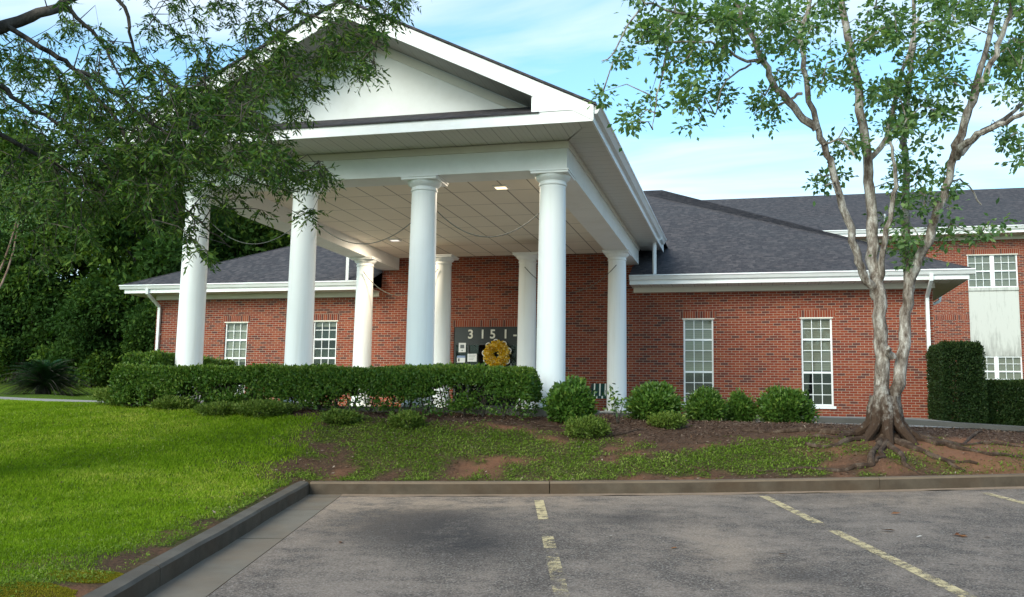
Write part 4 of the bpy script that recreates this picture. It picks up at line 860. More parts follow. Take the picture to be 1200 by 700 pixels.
bush('round_shrub', 735, 800, 445, 16.3, 'round shrub just right of the rightmost back column', M['leafhedge'], 7000, .07, group=G1)
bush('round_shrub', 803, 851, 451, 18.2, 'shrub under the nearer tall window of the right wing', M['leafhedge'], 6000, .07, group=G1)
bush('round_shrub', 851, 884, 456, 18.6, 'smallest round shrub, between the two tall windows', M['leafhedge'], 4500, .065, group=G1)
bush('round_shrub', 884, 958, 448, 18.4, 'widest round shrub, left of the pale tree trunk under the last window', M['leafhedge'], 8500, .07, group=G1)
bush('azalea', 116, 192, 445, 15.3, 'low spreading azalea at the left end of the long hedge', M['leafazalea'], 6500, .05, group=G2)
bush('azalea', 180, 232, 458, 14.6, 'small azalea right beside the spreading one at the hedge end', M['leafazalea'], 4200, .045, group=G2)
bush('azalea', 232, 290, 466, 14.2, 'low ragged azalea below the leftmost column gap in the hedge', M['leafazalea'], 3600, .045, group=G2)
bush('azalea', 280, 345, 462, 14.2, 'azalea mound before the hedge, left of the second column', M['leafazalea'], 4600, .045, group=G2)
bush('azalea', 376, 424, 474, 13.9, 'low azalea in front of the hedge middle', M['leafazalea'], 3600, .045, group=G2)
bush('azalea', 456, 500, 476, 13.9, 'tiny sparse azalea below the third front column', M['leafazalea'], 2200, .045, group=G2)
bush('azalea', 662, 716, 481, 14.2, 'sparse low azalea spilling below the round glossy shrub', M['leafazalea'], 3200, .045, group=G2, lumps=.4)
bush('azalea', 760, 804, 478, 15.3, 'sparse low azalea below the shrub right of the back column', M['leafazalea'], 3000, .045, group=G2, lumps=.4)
# thin sprig in front of the back column
p0 = at(724, 486, 15.3); g0 = float(tz(p0[0], 15.3)[0]); sp = empty('young_plant', (p0[0], 15.3, g0), 'thin young plant with few leaves before the right back column', 'plant')
s = MB(); tips = [at(718, 462, 15.3), at(716, 474, 15.25), at(730, 473, 15.3), at(722, 478, 15.2)]
for q_ in tips: s.tube([(p0[0], 15.3, g0 - .03), (p0[0]*.5 + q_[0]*.5, 15.3, (g0 + q_[2]) / 2), tuple(q_)], [.009, .007, .004], 5)
s.build('stem', M['barkdark'], sp)
P = np.concatenate([np.array(q_) + RNG.normal(size=(22, 3)) * .07 for q_ in tips]); leaves('foliage', P, rdir(len(P)), rdir(len(P)), .09, .45, M['leafhedge'], sp)
# sago palm
def sago(x, y, label, rad, n=170):
    g = float(tz(x, y)[0]); o = empty('sago_palm', (x, y, g), label, 'palm'); MB().lathe([(.22, g - .1), (.24, g + .1), (.2, g + .25), (.1, g + .32)], x, y, 14).build('trunk', M['barkdark'], o, smooth=True)
    s = MB(); PP_, AX, NR, LN = [], [], [], []
    for k in range(n):
        an = random.random() * 6.283; el_ = random.uniform(-.12, 1.4); L = rad * random.uniform(.8, 1.05); d = np.array([math.cos(an), math.sin(an), 0])
        pts = [np.array([x, y, g + .30]) + d * L * t * (math.cos(el_) * (1 - .1*t) + .25 * t) + np.array([0, 0, L * (t * math.sin(el_) - (.42 + .2 * math.cos(el_)) * t * t)]) for t in np.linspace(0, 1, 9)]
        s.tube(pts, np.linspace(.012, .004, 9), 4, cap=False)
        for j in range(1, 40):
            t = j / 40 * 8; i = int(t); f = t - i; p = pts[i] * (1 - f) + pts[min(i+1, 8)] * f; tg = unit(pts[min(i+1, 8)] - pts[i]); sd_ = unit(np.cross(tg, [0, 0, 1.0]))
            for sg in (-1, 1): PP_.append(p); AX.append(sd_ * sg + tg * .55 + np.array([0, 0, .25])); NR.append([0, 0, 1.0]); LN.append(.26 * math.sin(math.pi * min(.97, .12 + j / 46)))
    s.build('frond_stem', M['leafpalm_stem'] if 'leafpalm_stem' in M else M['barkdark'], o); leaves('frond', np.array(PP_), np.array(AX), np.array(NR), np.array(LN), .12, M['leafpalm'], o)
cp = at(45, 462, 24.6); sago(cp[0], 24.8, 'spiky dark sago palm on the lawn beyond the path', 1.62)

# ------------------------------------------------------------------ trees
def limb(b, pts, r0, r1, n=9, wig=.02, sub=4):
    pts = np.array(pts, float); t = np.linspace(0, len(pts) - 1, (len(pts) - 1) * sub + 1); out = []
    for tt in t:                                     # Catmull-Rom
        i = min(int(tt), len(pts) - 2); f = tt - i; p0, p1, p2, p3 = pts[max(i-1, 0)], pts[i], pts[i+1], pts[min(i+2, len(pts)-1)]
        out.append(.5 * ((2*p1) + (-p0 + p2)*f + (2*p0 - 5*p1 + 4*p2 - p3)*f*f + (-p0 + 3*p1 - 3*p2 + p3)*f**3))
    out = np.array(out); out[1:-1] += RNG.normal(size=out[1:-1].shape) * wig * (np.linspace(r0, r1, len(out))[1:-1, None] / r0 * .7 + .3)
    rr = np.linspace(r0, r1, len(out)) * (1 + .03 * RNG.normal(size=len(out))); b.tube(out, rr, n); return out
def cluster_leaves(centers, sig, per, droop=.2):
    C = np.repeat(np.array(centers), per, 0); n = len(C); P = C + RNG.normal(size=(n, 3)) * np.array([sig, sig, sig * .75])
    ax = (P - C) / (sig + 1e-6) * .8 + rdir(n) * .8 - np.array([0, 0, droop]); return P, ax, rdir(n) * .7 + np.array([0, 0, .9])
# --- pale multi-stemmed tree at right
TY = 15.0; base = np.array([1.93, TY, float(tz(1.93, TY)[0])])
TR = empty('shade_tree', tuple(base), 'pale multi-stemmed shade tree with sprawling roots beside the right wing', 'tree')
tb = MB(); A = lambda x, y, d=0.0: at(x, y, TY + d)
def _r(px): return px / 2 * .0142
st = []
st.append(limb(tb, [A(1030, 512), A(1031, 480), A(1034, 440), A(1033, 400), A(1030, 345), A(1022, 290, .1), A(1020, 240, .2), A(1018, 200, .25), A(1008, 130, .3), A(997, 60, .3), A(986, 0, .3), A(975, -60, .3), A(968, -130, .3)], _r(17.5), _r(5.5), 12))
st.append(limb(tb, [A(1041, 512, .05), A(1048, 470, .05), A(1056, 430, .05), A(1062, 380, .1), A(1066, 335, .1), A(1080, 300, 0), A(1092, 265, -.1), A(1108, 220, -.2), A(1124, 165, -.3), A(1142, 105, -.4), A(1156, 55, -.4), A(1168, 0, -.5), A(1180, -60, -.5)], _r(14.5), _r(4), 11))
st.append(limb(tb, [A(1027, 350, .05), A(1012, 320, -.1), A(1003, 290, -.2), A(988, 245, -.3), A(972, 190, -.4), A(960, 155, -.5), A(952, 130, -.5), A(942, 80, -.5), A(938, 40, -.5), A(948, 10, -.5), A(952, -50, -.5)], _r(9.5), _r(4), 9))
st.append(limb(tb, [A(957, 152, -.5), A(930, 125, -.6), A(905, 95, -.8), A(893, 65, -.9), A(875, 30, -1.0), A(862, 0, -1.1), A(850, -40, -1.1)], _r(9), _r(3.5), 8))
st.append(limb(tb, [A(1066, 340, .1), A(1064, 300, .4), A(1060, 260, .6), A(1063, 210, .8), A(1060, 165, .9), A(1065, 100, 1.0), A(1072, 40, 1.0), A(1070, -30, 1)], _r(11), _r(4), 9))
st.append(limb(tb, [A(1016, 195, .25), A(1036, 160, .4), A(1052, 110, .6), A(1066, 60, .7), A(1078, 10, .8)], _r(7), _r(3), 7))
st.append(limb(tb, [A(1121, 178, -.3), A(1135, 130, -.5), A(1155, 90, -.7), A(1170, 55, -.8), A(1185, 10, -.9)], _r(9), _r(4), 7))
st.append(limb(tb, [A(1121, 185, -.3), A(1140, 162, -.7), A(1165, 148, -1.0), A(1195, 135, -1.4), A(1240, 110, -1.8)], _r(8), _r(3), 7))
st.append(limb(tb, [A(1122, 180, -.3), A(1150, 155, .1), A(1178, 138, .5), A(1215, 105, .9)], _r(7), _r(3), 7))
st.append(limb(tb, [A(1031, 330, 0), A(1037, 280, -.2), A(1046, 235, -.3), A(1050, 205, -.4), A(1042, 165, -.4)], _r(7), _r(3), 6))
st.append(limb(tb, [A(895, 70, -.9), A(868, 70, -1.2), A(840, 52, -1.5), A(800, 48, -1.9), A(745, 50, -2.3)], _r(4), _r(1.2), 6))
st.append(limb(tb, [A(880, 75, -1), A(850, 95, -1.3), A(838, 135, -1.5)], _r(2.5), _r(1), 5))
st.append(limb(tb, [A(875, 28, -1), A(840, 25, -1.4), A(790, 15, -1.8), A(755, 5, -2.2), A(720, 60, -2.6), A(705, 72, -2.7)], _r(4), _r(1), 6))
st.append(limb(tb, [A(785, 20, -1.8), A(780, 70, -2.0), A(768, 120, -2.1), A(765, 152, -2.1)], _r(2.2), _r(.8), 5))
st.append(limb(tb, [A(940, 110, -.5), A(915, 122, -.3), A(895, 132, -.2)], _r(4), _r(1.5), 5))
st.append(limb(tb, [A(1098, 250, -.1), A(1112, 215, .1), A(1130, 214, .2), A(1150, 240, .3)], _r(3), _r(1.5), 5))
st.append(limb(tb, [A(985, 235, -.3), A(978, 215, -.6), A(968, 218, -.8)], _r(3), _r(1.5), 5)); st.append(limb(tb, [A(965, 170, -.5), A(985, 165, -.7), A(1002, 185, -.8)], _r(3), _r(1.5), 5))
# flare at the base and a broken stub
for an in np.linspace(0, 6.28, 9)[:-1]:
    d = np.array([math.cos(an), math.sin(an) * .9, 0]); gx, gy = base[0] + d[0]*.55, TY + d[1]*.55
    limb(tb, [base + np.array([0, 0, .60]) + d * .10, base + np.array([0, 0, .22]) + d * .22, np.array([gx, gy, float(tz(gx, gy)[0]) - .06])], .12, .045, 8, .01)
limb(tb, [A(1046, 418, -.1), A(1040, 408, -.25)], .06, .035, 7)
tb.build('trunk', M['barkpale'], TR, smooth=True)
REG = [(800,880,-10,60,46),(745,800,-10,48,30),(693,745,48,108,11),(728,770,96,158,9),(765,800,40,80,12),(800,868,58,104,22),(800,822,96,137,9),(820,855,113,152,8),(886,930,110,147,10),(896,937,18,70,24),(885,980,-20,22,26),(937,960,42,64,4),(917,930,74,96,4),(947,966,82,100,4),(955,976,26,56,6),
       (982,1010,62,98,9),(999,1060,8,56,22),(1054,1119,-10,88,44),(1023,1108,86,148,46),(1108,1134,84,112,5),(1037,1091,138,162,16),(968,1010,132,196,14),(956,986,206,230,5),(1040,1082,178,222,12),(1038,1092,222,250,10),(1095,1136,206,226,5),(1126,1210,-20,26,36),(1172,1215,18,94,34),(1163,1215,112,200,18),
       (1036,1076,246,310,16),(1140,1160,270,290,4),(1108,1122,262,275,2),(700,1220,-140,-10,150)]
cent = []; tw = MB(); allp = np.concatenate(st)
for x0, x1, y0_, y1_, k in REG:
    for _ in range(max(2, int(k * (.36 if x1 < 900 else .42))) if y0_ > -100 else 14):
        px, py = random.uniform(x0, x1), random.uniform(y0_, y1_); d = random.uniform(-1.4, 1.2) if px > 900 else random.uniform(-2.6, -.6)
        if py > 170: d = random.uniform(-.6, .6)
        cent.append(A(px, py, d))
cent = np.array(cent); cent = cent[np.argsort([np.linalg.norm(allp - c, axis=1).min() for c in cent])]
for c in cent:
    dd = np.linalg.norm(allp - c, axis=1); j = int(dd.argmin()); q0_ = allp[j]; allp = np.vstack([allp, c])
    if dd[j] < 2.2: q_ = q0_; mdp = (q_ + c) / 2 + np.array([0, 0, .12]) + RNG.normal(size=3) * .06; tw.tube([q_, mdp, c], [.012, .008, .003], 4, cap=False)
tw.build('branches', M['barkpale'], TR)
P, ax, nr = cluster_leaves(np.concatenate([cent, cent + RNG.normal(size=cent.shape) * .13]), .078, 40, .3); P2_, ax2, nr2 = cluster_leaves(cent, .2, 3, .3); P = np.r_[P, P2_]; ax = np.r_[ax, ax2]; nr = np.r_[nr, nr2]
leaves('crown', P, ax, nr, .088 * (.6 + .8 * RNG.random(len(P))), .62, M['leafmaple'], TR)
# roots
rt_ = MB(); K = [
    [(1015, 505), (985, 498), (950, 505), (905, 508), (870, 505)], [(1020, 515), (995, 520), (960, 525), (930, 520)], [(1030, 520), (1022, 540), (1012, 552), (975, 551), (930, 553), (885, 552)],
    [(1050, 508), (1085, 515), (1125, 527), (1165, 535), (1215, 540)], [(1048, 515), (1075, 530), (1110, 540), (1150, 548)], [(1055, 503), (1090, 500), (1125, 500), (1150, 506)], [(1042, 522), (1060, 545), (1075, 556)], [(1050, 512), (1100, 524), (1150, 520), (1210, 526)],
    [(1018, 512), (990, 512), (965, 515), (940, 512)], [(1036, 520), (1034, 535), (1030, 545)], [(1046, 518), (1090, 536), (1130, 552)]]
def ground_hit(px, py):
    lo = None
    for Yq in np.arange(11.5, 19, .03):
        p = at(px, py, Yq)
        if p[2] <= float(tz(p[0], p[1])[0]): return p
    return at(px, py, 15)
for k, pl in enumerate(K):
    g = [ground_hit(*q_) for q_ in pl]; g = [np.array([base[0] * .6 + g[0][0] * .4, base[1] * .6 + g[0][1] * .4, float(tz(base[0], base[1])[0]) + .08])] + g
    g = np.array(g); t_ = np.linspace(0, len(g) - 1, (len(g) - 1) * 7 + 1); X = np.interp(t_, range(len(g)), g[:, 0]); Y = np.interp(t_, range(len(g)), g[:, 1])
    X[3:] += .035 * np.sin(t_[3:] * 5 + k); Y[3:] += .05 * np.sin(t_[3:] * 3.3 + k * 2); r0 = random.uniform(.055, .085); rr = np.linspace(r0, .018, len(t_)) * (1 + .15 * np.sin(t_ * 6 + k)); Z = tz(X, Y) + rr * .35 + .012 * np.sin(t_ * 4 + k)
    rt_.tube(np.c_[X, Y, Z], rr, 8)
rt_.build('root', M['root'], TR, smooth=True)
# loose exposed roots in the mulch bed
for k, (pl, lab) in enumerate((([(632, 500), (660, 503), (690, 511), (715, 512), (735, 508), (758, 504)], 'long exposed root curving over the mulch below the round shrub'), ([(655, 500), (685, 505), (700, 503)], 'short exposed root just above the long curving root'), ([(850, 520), (880, 522), (915, 518), (935, 515)], 'thin exposed root across the grass left of the pale tree'), ([(455, 520), (490, 526), (515, 524)], 'bleached stick lying on the bank below the hedge'))):
    g = np.array([ground_hit(*q_) for q_ in pl]); t_ = np.linspace(0, len(g) - 1, (len(g) - 1) * 6 + 1); X = np.interp(t_, range(len(g)), g[:, 0]); Y = np.interp(t_, range(len(g)), g[:, 1]) + .03 * np.sin(t_ * 3 + k)
    rr = np.interp(t_, [0, len(g) / 2, len(g) - 1], [.015, .034 if k < 2 else .016, .012]); b = MB(); b.tube(np.c_[X, Y, tz(X, Y) + rr * .4], rr, 7); b.build('exposed_root' if k < 3 else 'fallen_stick', M['root'], smooth=True, origin=(X[0], Y[0], float(tz(X[0], Y[0])[0])), label=lab, category='root' if k < 3 else 'stick')
# --- overhanging oak, trunk outside the frame at left
OX, OY = -9.4, 8.6; og = float(tz(OX, OY)[0])
OAK = empty('oak_tree', (OX, OY, og), 'large narrow-leaved oak whose drooping boughs overhang the left lawn', 'tree')
ob = MB(); ol = []
ol.append(limb(ob, [(OX, OY, og - .2), (OX + .05, OY, og + 1.5), (OX + .15, OY + .1, og + 3.2), (OX + .3, OY + .2, og + 5.0), (OX + .6, OY + .4, og + 7.5), (OX + .9, OY + .4, og + 9.5)], .38, .14, 14))
Q = lambda x, y, Y: at(x, y, Y)
ol.append(limb(ob, [(OX + .2, OY + .15, og + 3.9), Q(-60, 60, 8.9), Q(0, 34, 9.2), Q(45, 16, 9.4), Q(90, -5, 9.7), Q(150, -40, 10.2), Q(240, -70, 10.8)], .105, .03, 10))
ol.append(limb(ob, [Q(10, 32, 9.2), Q(60, 62, 9.5), Q(90, 82, 9.8), Q(130, 105, 10.2), Q(170, 140, 10.6), Q(230, 180, 11.0), Q(300, 215, 11.4), Q(350, 225, 11.6)], .036, .008, 8))
ol.append(limb(ob, [Q(75, 5, 9.6), Q(110, 40, 9.9), Q(125, 60, 10.1), Q(145, 100, 10.3), Q(160, 130, 10.3)], .03, .006, 6))
ol.append(limb(ob, [Q(120, -20, 9.9), Q(150, 20, 10.1), Q(158, 60, 10.3), Q(200, 100, 10.7), Q(260, 130, 11.0)], .03, .006, 6))
ol.append(limb(ob, [Q(200, -60, 10.6), Q(280, -20, 11.0), Q(340, 10, 11.4), Q(400, 30, 11.8), Q(450, 60, 12)], .04, .006, 6))
ol.append(limb(ob, [Q(260, -70, 10.9), Q(350, -40, 11.2), Q(430, -15, 11.6), Q(500, -10, 12.0)], .035, .006, 6))
ol.append(limb(ob, [(OX + .15, OY + .1, og + 3.2), Q(-50, 140, 9.2), Q(10, 165, 9.6), Q(80, 200, 10.2), Q(150, 235, 10.8), Q(220, 255, 11.4)], .045, .008, 8))
ol.append(limb(ob, [Q(90, 82, 9.8), Q(140, 150, 10.0), Q(180, 210, 10.4), Q(235, 260, 10.8), Q(270, 290, 11)], .03, .006, 6))
ol.append(limb(ob, [Q(0, 100, 9.4), Q(40, 130, 9.6), Q(90, 160, 9.9), Q(130, 200, 10.1)], .035, .008, 6))
ob.build('trunk', M['barkdark'], OAK, smooth=True)
OREG = [(0,120,60,170,56),(60,200,105,235,92),(0,120,160,240,62),(120,260,150,235,80),(200,320,100,195,74),(280,345,160,205,16),(325,385,190,208,11),(365,392,192,205,4),(225,335,200,250,15),(150,220,225,262,11),(0,120,235,275,14),(20,110,285,312,5),(100,180,20,110,14),(170,260,60,150,30),(225,345,25,130,64),(170,330,-5,60,24),(320,400,-5,80,32),(390,458,-5,50,24),(400,442,50,85,8),(450,480,-12,8,5),(325,370,85,135,14),(214,232,255,290,3),(60,110,-10,40,5),(0,60,30,90,11),(-120,500,-140,-8,110),(-160,0,0,280,90),(350,368,225,250,2),(225,250,268,300,3)]
cent = []
for x0, x1, y0_, y1_, k in OREG:
    for _ in range(k): cent.append(Q(random.uniform(x0, x1), random.uniform(y0_, y1_), random.uniform(9.0, 12.4) if x1 < 330 else random.uniform(10.6, 12.8)))
cent = np.array(cent); allp = np.concatenate(ol); cent = cent[np.argsort([np.linalg.norm(allp - c, axis=1).min() for c in cent])]; tw = MB(); LP, LA = [], []
for c in cent:
    dd = np.linalg.norm(allp - c, axis=1); j = int(dd.argmin()); q_ = allp[j]; allp = np.vstack([allp, c])
    if dd[j] > .2 and dd[j] < 2.2: tw.tube([q_, (q_ + c) / 2 + np.array([0, 0, .1]) + RNG.normal(size=3) * .08, c], [.009, .006, .003], 4, cap=False)
    for s_ in range(5):                              # drooping leafy sprays
        d = np.array([RNG.normal() * .6 + .25, RNG.normal() * .6, RNG.normal() * .35 - .45]); d = d / np.linalg.norm(d); L = random.uniform(.18, .36); side = unit(np.cross(d, [0, 0, 1.0]))
        e = c + d * L + np.array([0, 0, -.08]); tw.tube([c, c + d * L * .5, e], [.003, .0025, .0015], 3, cap=False)
        for j in range(13):
            t_ = (j + .5) / 13; p = c + d * L * t_ + np.array([0, 0, -.08 * t_ * t_]); LP.append(p); LA.append(d * .7 + side * (1 if j % 2 else -1) * .8 + RNG.normal(size=3) * .35 + np.array([0, 0, -.25]))
tw.build('branches', M['barkdark'], OAK)
LP = np.array(LP); LA = np.array(LA); leaves('crown', LP, LA, rdir(len(LP)) + np.array([0, 0, .6]), .092 * (.7 + .6 * RNG.random(len(LP))), .27, M['leafoak'], OAK)
# --- background trees
def bg_proto(name, H, Wd, seedl, nblob, per, size):
    c = []; rr = []
    for k in range(nblob):
        f = (k + .5) / nblob; z = H * (.10 + .88 * f); rad = Wd * (math.sin(math.pi * min(1, .25 + .72 * f)) * .9 + .1); an = RNG.random() * 6.28; r = rad * math.sqrt(RNG.random()) * .8
        c.append((r * math.cos(an), r * math.sin(an), z)); rr.append(RNG.uniform(.65, 1.25) * Wd * .36)
    PS, DS, RS = [], [], []
    for q_, r in zip(c, rr):
        P, d, _r2 = blob_leaves(q_, (r, r, r * .7), per, size, .5, seedl=seedl, lumps=.35, depth=.6); PS.append(P); DS.append(d); RS.append(np.clip(RNG.random() * .55 + RNG.random(per) * .45, 0, 1))
    P, d, rn = np.concatenate(PS), np.concatenate(DS), np.concatenate(RS); V, Fq = leaf_arrays(P, d + rdir(len(P)) * 1.1 - np.array([0, 0, .3]), rdir(len(P)) + np.array([0, 0, .5]), size * (.6 + .8 * RNG.random(len(P))), .55)
    tb_ = MB(); limb(tb_, [(0, 0, -.3), (.1, 0, H * .3), (-.1, .1, H * .6), (0, 0, H * .92)], H * .028, H * .006, 8, .05)
    for q_ in c[::2]: limb(tb_, [(0, 0, q_[2] * .55), (q_[0] * .5, q_[1] * .5, q_[2] * .85), q_], H * .010, .015, 5, .05)
    return V, Fq, rn, tb_
protos = [bg_proto('a', 10.0, 3.6, 3, 46, 620, .24), bg_proto('b', 9.0, 3.3, 7, 42, 640, .22), bg_proto('c', 5.0, 3.0, 12, 30, 700, .2)]
pm = []
BGT = [(0, -30.5, 33.5, 1.0, 'tall dense tree farthest left beyond the sago palm'), (1, -26.5, 36.0, 1.12, 'dense dark tree behind the sago palm'), (0, -23.4, 33.0, .92, 'dark leafy tree between the sago palm and the wing'), (1, -20.6, 37.0, 1.18, 'dark tree rising behind the left corner of the wing'), (0, -17.0, 49.0, 1.32, 'tall tree behind the left hip of the shingled roof'),
       (1, -34.5, 37, 1.1, 'dark tree at the far left edge of the wood'), (0, -12, 53, 1.3, 'tree crown behind the left wing roof near the portico'), (2, -24.6, 31.0, .72, 'low bushy understorey tree in the shade right of the sago palm'), (2, -28.5, 32.0, .78, 'low bushy understorey tree behind the sago palm'), (2, -21.4, 30.5, .62, 'low dark bushy tree beside the left wing corner'), (2, -33.0, 33, .9, 'low bushy understorey tree at the far left'), (1, -23.5, 43, 1.25, 'tall dark tree set back behind the wood edge'), (0, -29, 44, 1.25, 'tall back-row tree left of the wood gap')]
for k, (pi, x, y, s_, lab) in enumerate(BGT):
    V, Fq, rn, tb_ = protos[pi]; g = float(tz(x, y)[0]); o = empty('broadleaf_tree' if pi < 2 else 'understorey_tree', (x, y, g), lab, 'tree', 'dark trees at the left of the building'); o.rotation_euler = (0, 0, k * 1.3); o.scale = (s_, s_, s_ * (1 + .06 * (k % 3)))
    if len(pm) <= pi or pm[pi] is None:
        while len(pm) <= pi: pm.append(None)
    if pm[pi] is None:
        cr = np_mesh('crown', V, Fq, M['leafbg'], None, {'rnd': rn}); cr.parent = o
        tr = tb_.build('trunk', M['barkdark'], None, smooth=True); tr.parent = o; pm[pi] = (cr, tr)
    else:
        for src in pm[pi]:
            c = src.copy(); COL.objects.link(c); c.parent = o
# crape myrtle: bare reddish stems at the far left edge
mx_, my_ = -21.5, 21.6; mg = float(tz(mx_, my_)[0]); CM = empty('crape_myrtle', (mx_, my_, mg), 'small tree with fanned smooth reddish stems at the left edge of the picture', 'tree'); b = MB(); tips = []
for k in range(9):
    an = k * .7; sp_ = .5 + .4 * (k % 3); top = np.array([mx_ + sp_ * 1.5 * math.cos(an), my_ + sp_ * 1.2 * math.sin(an), mg + 5.2 + (k % 4) * .4]); limb(b, [(mx_ + .1*math.cos(an), my_ + .1*math.sin(an), mg - .1), (mx_ + .45*sp_*math.cos(an), my_ + .45*sp_*math.sin(an), mg + 2.0), (mx_ + sp_*math.cos(an), my_ + sp_*math.sin(an), mg + 3.8), top], .055, .012, 7, .02); tips.append(top)
b.build('trunk', M['barkred'], CM, smooth=True)
cc = np.concatenate([t_ + RNG.normal(size=(16, 3)) * np.array([.6, .6, .5]) for t_ in tips]); P, ax, nr = cluster_leaves(cc, .2, 34, .2); leaves('crown', P, ax, nr, .08, .5, M['leafmaple'], CM)

# ------------------------------------------------------------------ grass, weeds, moss, litter
def scatter(n, x0, x1, y0, y1, which, near_bias=0.0):
    X = RNG.uniform(x0, x1, n); Y = RNG.uniform(y0, y1, n); g = cover(X, Y); den = g[which]
    Wc = X * Wv[0] + Y * Wv[1]; v = X * Uv[0] + Y * Uv[1] - bow(Wc); ok = ((Wc < -2.72) | (v > .20)) & ~((Y > drive_near(X) - .05) & (Y < drive_far(X) + .2))
    dist = np.hypot(X, Y); ok &= RNG.random(n) < den * np.clip((8.5 / dist)**1.3, .12, 1)
    ang = np.degrees(np.arctan2(X, Y)); ok &= (ang > -47) & (ang < 19)
    X, Y = X[ok], Y[ok]; return X, Y, tz(X, Y), dist[ok]
X, Y, Z, D = scatter(2300000, -24, -3, 4.5, 21, 0); n = len(X)
ang = RNG.random(n) * 6.283; h = (.016 + .020 * RNG.random(n)) * (1 + .4 * (fbm(X, Y, 2.5, 77) - .5)) * np.clip(D / 9, .9, 1.35); wdt = .0042 * np.clip(D / 7, 1, 2.6)
dx, dy = np.cos(ang), np.sin(ang); lean = RNG.normal(size=(n, 2)) * .45
b0 = np.c_[X + dx*wdt, Y + dy*wdt, Z - .005]; b1 = np.c_[X - dx*wdt, Y - dy*wdt, Z - .005]; tp = np.c_[X + lean[:, 0]*h, Y + lean[:, 1]*h, Z + h]
V = np.stack([b0, b1, tp], 1).reshape(-1, 3); Fq = np.arange(3 * n).reshape(-1, 3)
np_mesh('grass', V, Fq, M['grass'], None, {'rnd': np.clip(fbm(X, Y, 0.8, 55) * .75 + fbm(X, Y, 6.0, 56, 2) * .3 + RNG.random(n) * .45 - .28, 0, 1)}, kind='stuff', label='short bright green lawn grass', category='grass')
X, Y, Z, D = scatter(1500000, -13, 9, 5, 18, 1); n = len(X); P = np.c_[X, Y, Z + .004 + .02 * RNG.random(n)]
leaves('weeds', P, rdir(n) * np.array([1, 1, .5]) + np.array([0, 0, .35]), rdir(n) * .5 + np.array([0, 0, 1]), .032 * (.6 + .8 * RNG.random(n)) * np.clip(D / 12, .7, 1.2), .4, M['weed'], rnd=np.clip(fbm(X, Y, 1.7, 91) * .6 + RNG.random(n) * .45, 0, 1), kind='stuff', label='patchy low weeds and clover on the bank', category='weeds')
X, Y, Z, D = scatter(260000, -13, 6, 12, 17.6, 2); n = len(X); P = np.c_[X, Y, Z + .006 + .012 * RNG.random(n)]
leaves('mulch', P, rdir(n) * np.array([1, 1, .2]), rdir(n) * .4 + np.array([0, 0, 1]), .05 * (.4 + RNG.random(n)), .22, leaf_mat('mulch_chip', (.045, .024, .016), (.10, .055, .036), (.27, .19, .14), .02, .9, .1), kind='stuff', label='brown bark mulch under the hedge', category='mulch')
n = 70000; X = RNG.uniform(-12, 8, n); Y = RNG.uniform(8, 17, n); g_, w_, m_, s_ = cover(X, Y); Wc = X*Wv[0] + Y*Wv[1]; v = X*Uv[0] + Y*Uv[1] - bow(Wc)
ok = ((Wc < -2.72) | (v > .18)) & (Y < drive_near(X) - .1) & (RNG.random(n) < ((1 - g_) * .55 + .05) * np.clip(fbm(X, Y, 1.5, 63) * 2 - .3, .1, 1)); X, Y = X[ok], Y[ok]; n = len(X)
leaves('leaf_litter', np.c_[X, Y, tz(X, Y) + .008], rdir(n) * np.array([1, 1, .2]), rdir(n) * .4 + np.array([0, 0, 1]), .055 * (.3 + RNG.random(n)), .35, leaf_mat('litter', (.05, .026, .016), (.12, .065, .04), (.34, .27, .21), .05, .9, .1), kind='stuff', label='dry leaves and bits of bark strewn over the bank', category='leaf litter')
M['moss'] = leaf_mat('moss', (.10, .09, .006), (.17, .15, .01), (.26, .21, .02), .2, .8, .1)
for k, (px, py, rx, ry, lab) in enumerate(((25, 694, .38, .09, 'yellow-green moss patch at the bottom left corner of the lawn'), (100, 676, .30, .07, 'yellow-green moss patch beside the side kerb'))):
    c = np.array(at(px, py, 6.0)); 
    for Yq in np.arange(4.5, 9, .02):
        c = at(px, py, Yq)
        if c[2] <= float(tz(c[0], c[1])[0]): break
    n = 9000; a = RNG.random(n) * 6.283; r = np.sqrt(RNG.random(n)) * (.75 + .5 * fbm(np.cos(a) * 2 + k * 5, np.sin(a) * 2, 1.2, 8)); X = c[0] + rx * r * np.cos(a); Y = c[1] + ry * 2.6 * r * np.sin(a); P = np.c_[X, Y, tz(X, Y) + .012 * (1 - r)]
    leaves('moss', P, rdir(n) * .5 + np.array([0, 0, 1]), rdir(n), .012, .5, M['moss'], origin=(c[0], c[1], float(tz(c[0], c[1])[0])), label=lab, category='moss')
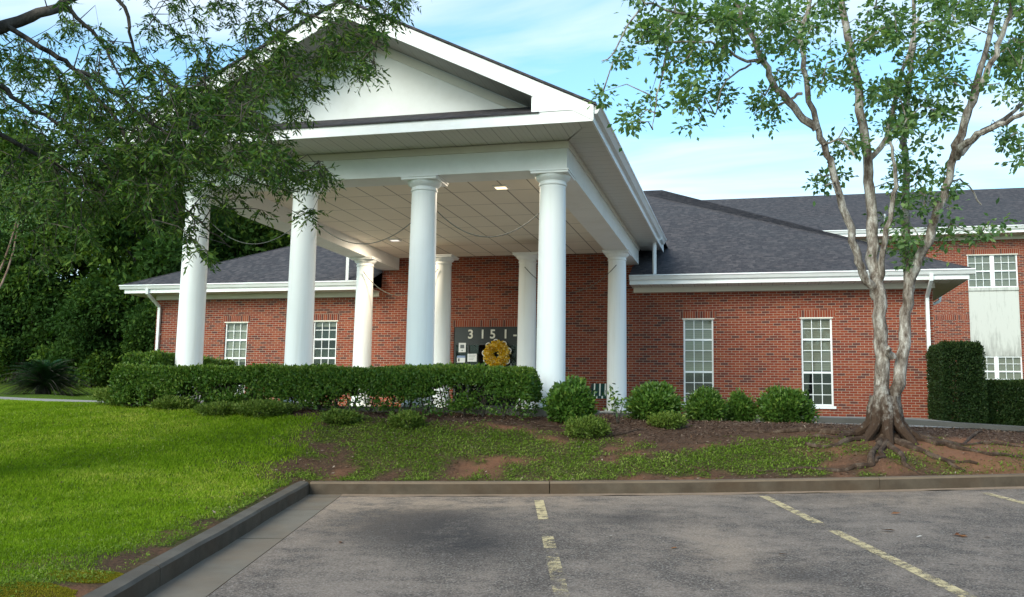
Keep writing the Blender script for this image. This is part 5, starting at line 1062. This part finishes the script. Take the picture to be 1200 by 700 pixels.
M['deadleaf'] = leaf_mat('dead_leaf', (.10, .035, .015), (.16, .06, .025), (.24, .11, .05), .1, .8, .1)
def lotpt(px, py):
    for Yq in np.arange(4, 16, .01):
        p = at(px, py, Yq); w_ = p[0]*Wv[0] + p[1]*Wv[1]; u_ = p[0]*Uv[0] + p[1]*Uv[1]
        if p[2] <= float(lot(w_, u_)): return p
    return p
for px, py, cnt, lab in ((1042, 604, 2, 'small curled brown leaf on the asphalt right of the middle bay line'), (1053, 623, 3, 'long brown leaf below the small curled leaf on the asphalt'), (1124, 629, 4, 'largest clump of brown leaves on the asphalt at right'), (1150, 629, 1, 'single dark leaf right of the leaf clump'), (802, 645, 1, 'lone dark leaf on the asphalt between the bay lines'), (1094, 572, 2, 'dark twiggy leaf against the back kerb'), (905, 650, 1, 'tiny brown leaf in the middle bay'), (395, 638, 1, 'black speck of leaf on the dark asphalt stain')):
    c = lotpt(px, py); n = 7 if cnt == 4 else 1; P = np.c_[c[0] + RNG.normal(size=n) * .03, c[1] + RNG.normal(size=n) * .015, np.full(n, c[2] + .008) + .01 * RNG.random(n)]; leaves('fallen_leaf', P, rdir(n) * np.array([1, 1, .15]), np.array([[0, 0, 1.0]] * n) + rdir(n) * .3, .065 + .03 * (min(cnt, 3) if cnt < 4 else .5), .5, M['deadleaf'], origin=tuple(c), label=lab, category='leaf', group='fallen leaves on the car park')
M['bleach'] = leaf_mat('bleached_scrap', (.45, .42, .38), (.55, .5, .45), (.62, .60, .58), .05, .8, .1)
for px, py, lab in ((185, 687, 'curled pale dry leaf in the concrete gutter at left'), (710, 630, 'pale paper scrap on the asphalt near the first bay line'), (835, 692, 'small white scrap at the bottom edge of the asphalt'), (1076, 631, 'small white scrap left of the leaf clump')):
    c = lotpt(px, py); n = 1; P = np.c_[c[0] + RNG.normal(size=n) * .02, c[1] + RNG.normal(size=n) * .02, np.full(n, c[2] + .01)]; leaves('scrap', P, rdir(n) * np.array([1, 1, .2]), np.array([[0, 0, 1.0]] * n) + rdir(n) * .3, .07, .55, M['bleach'], origin=tuple(c), label=lab, category='litter')
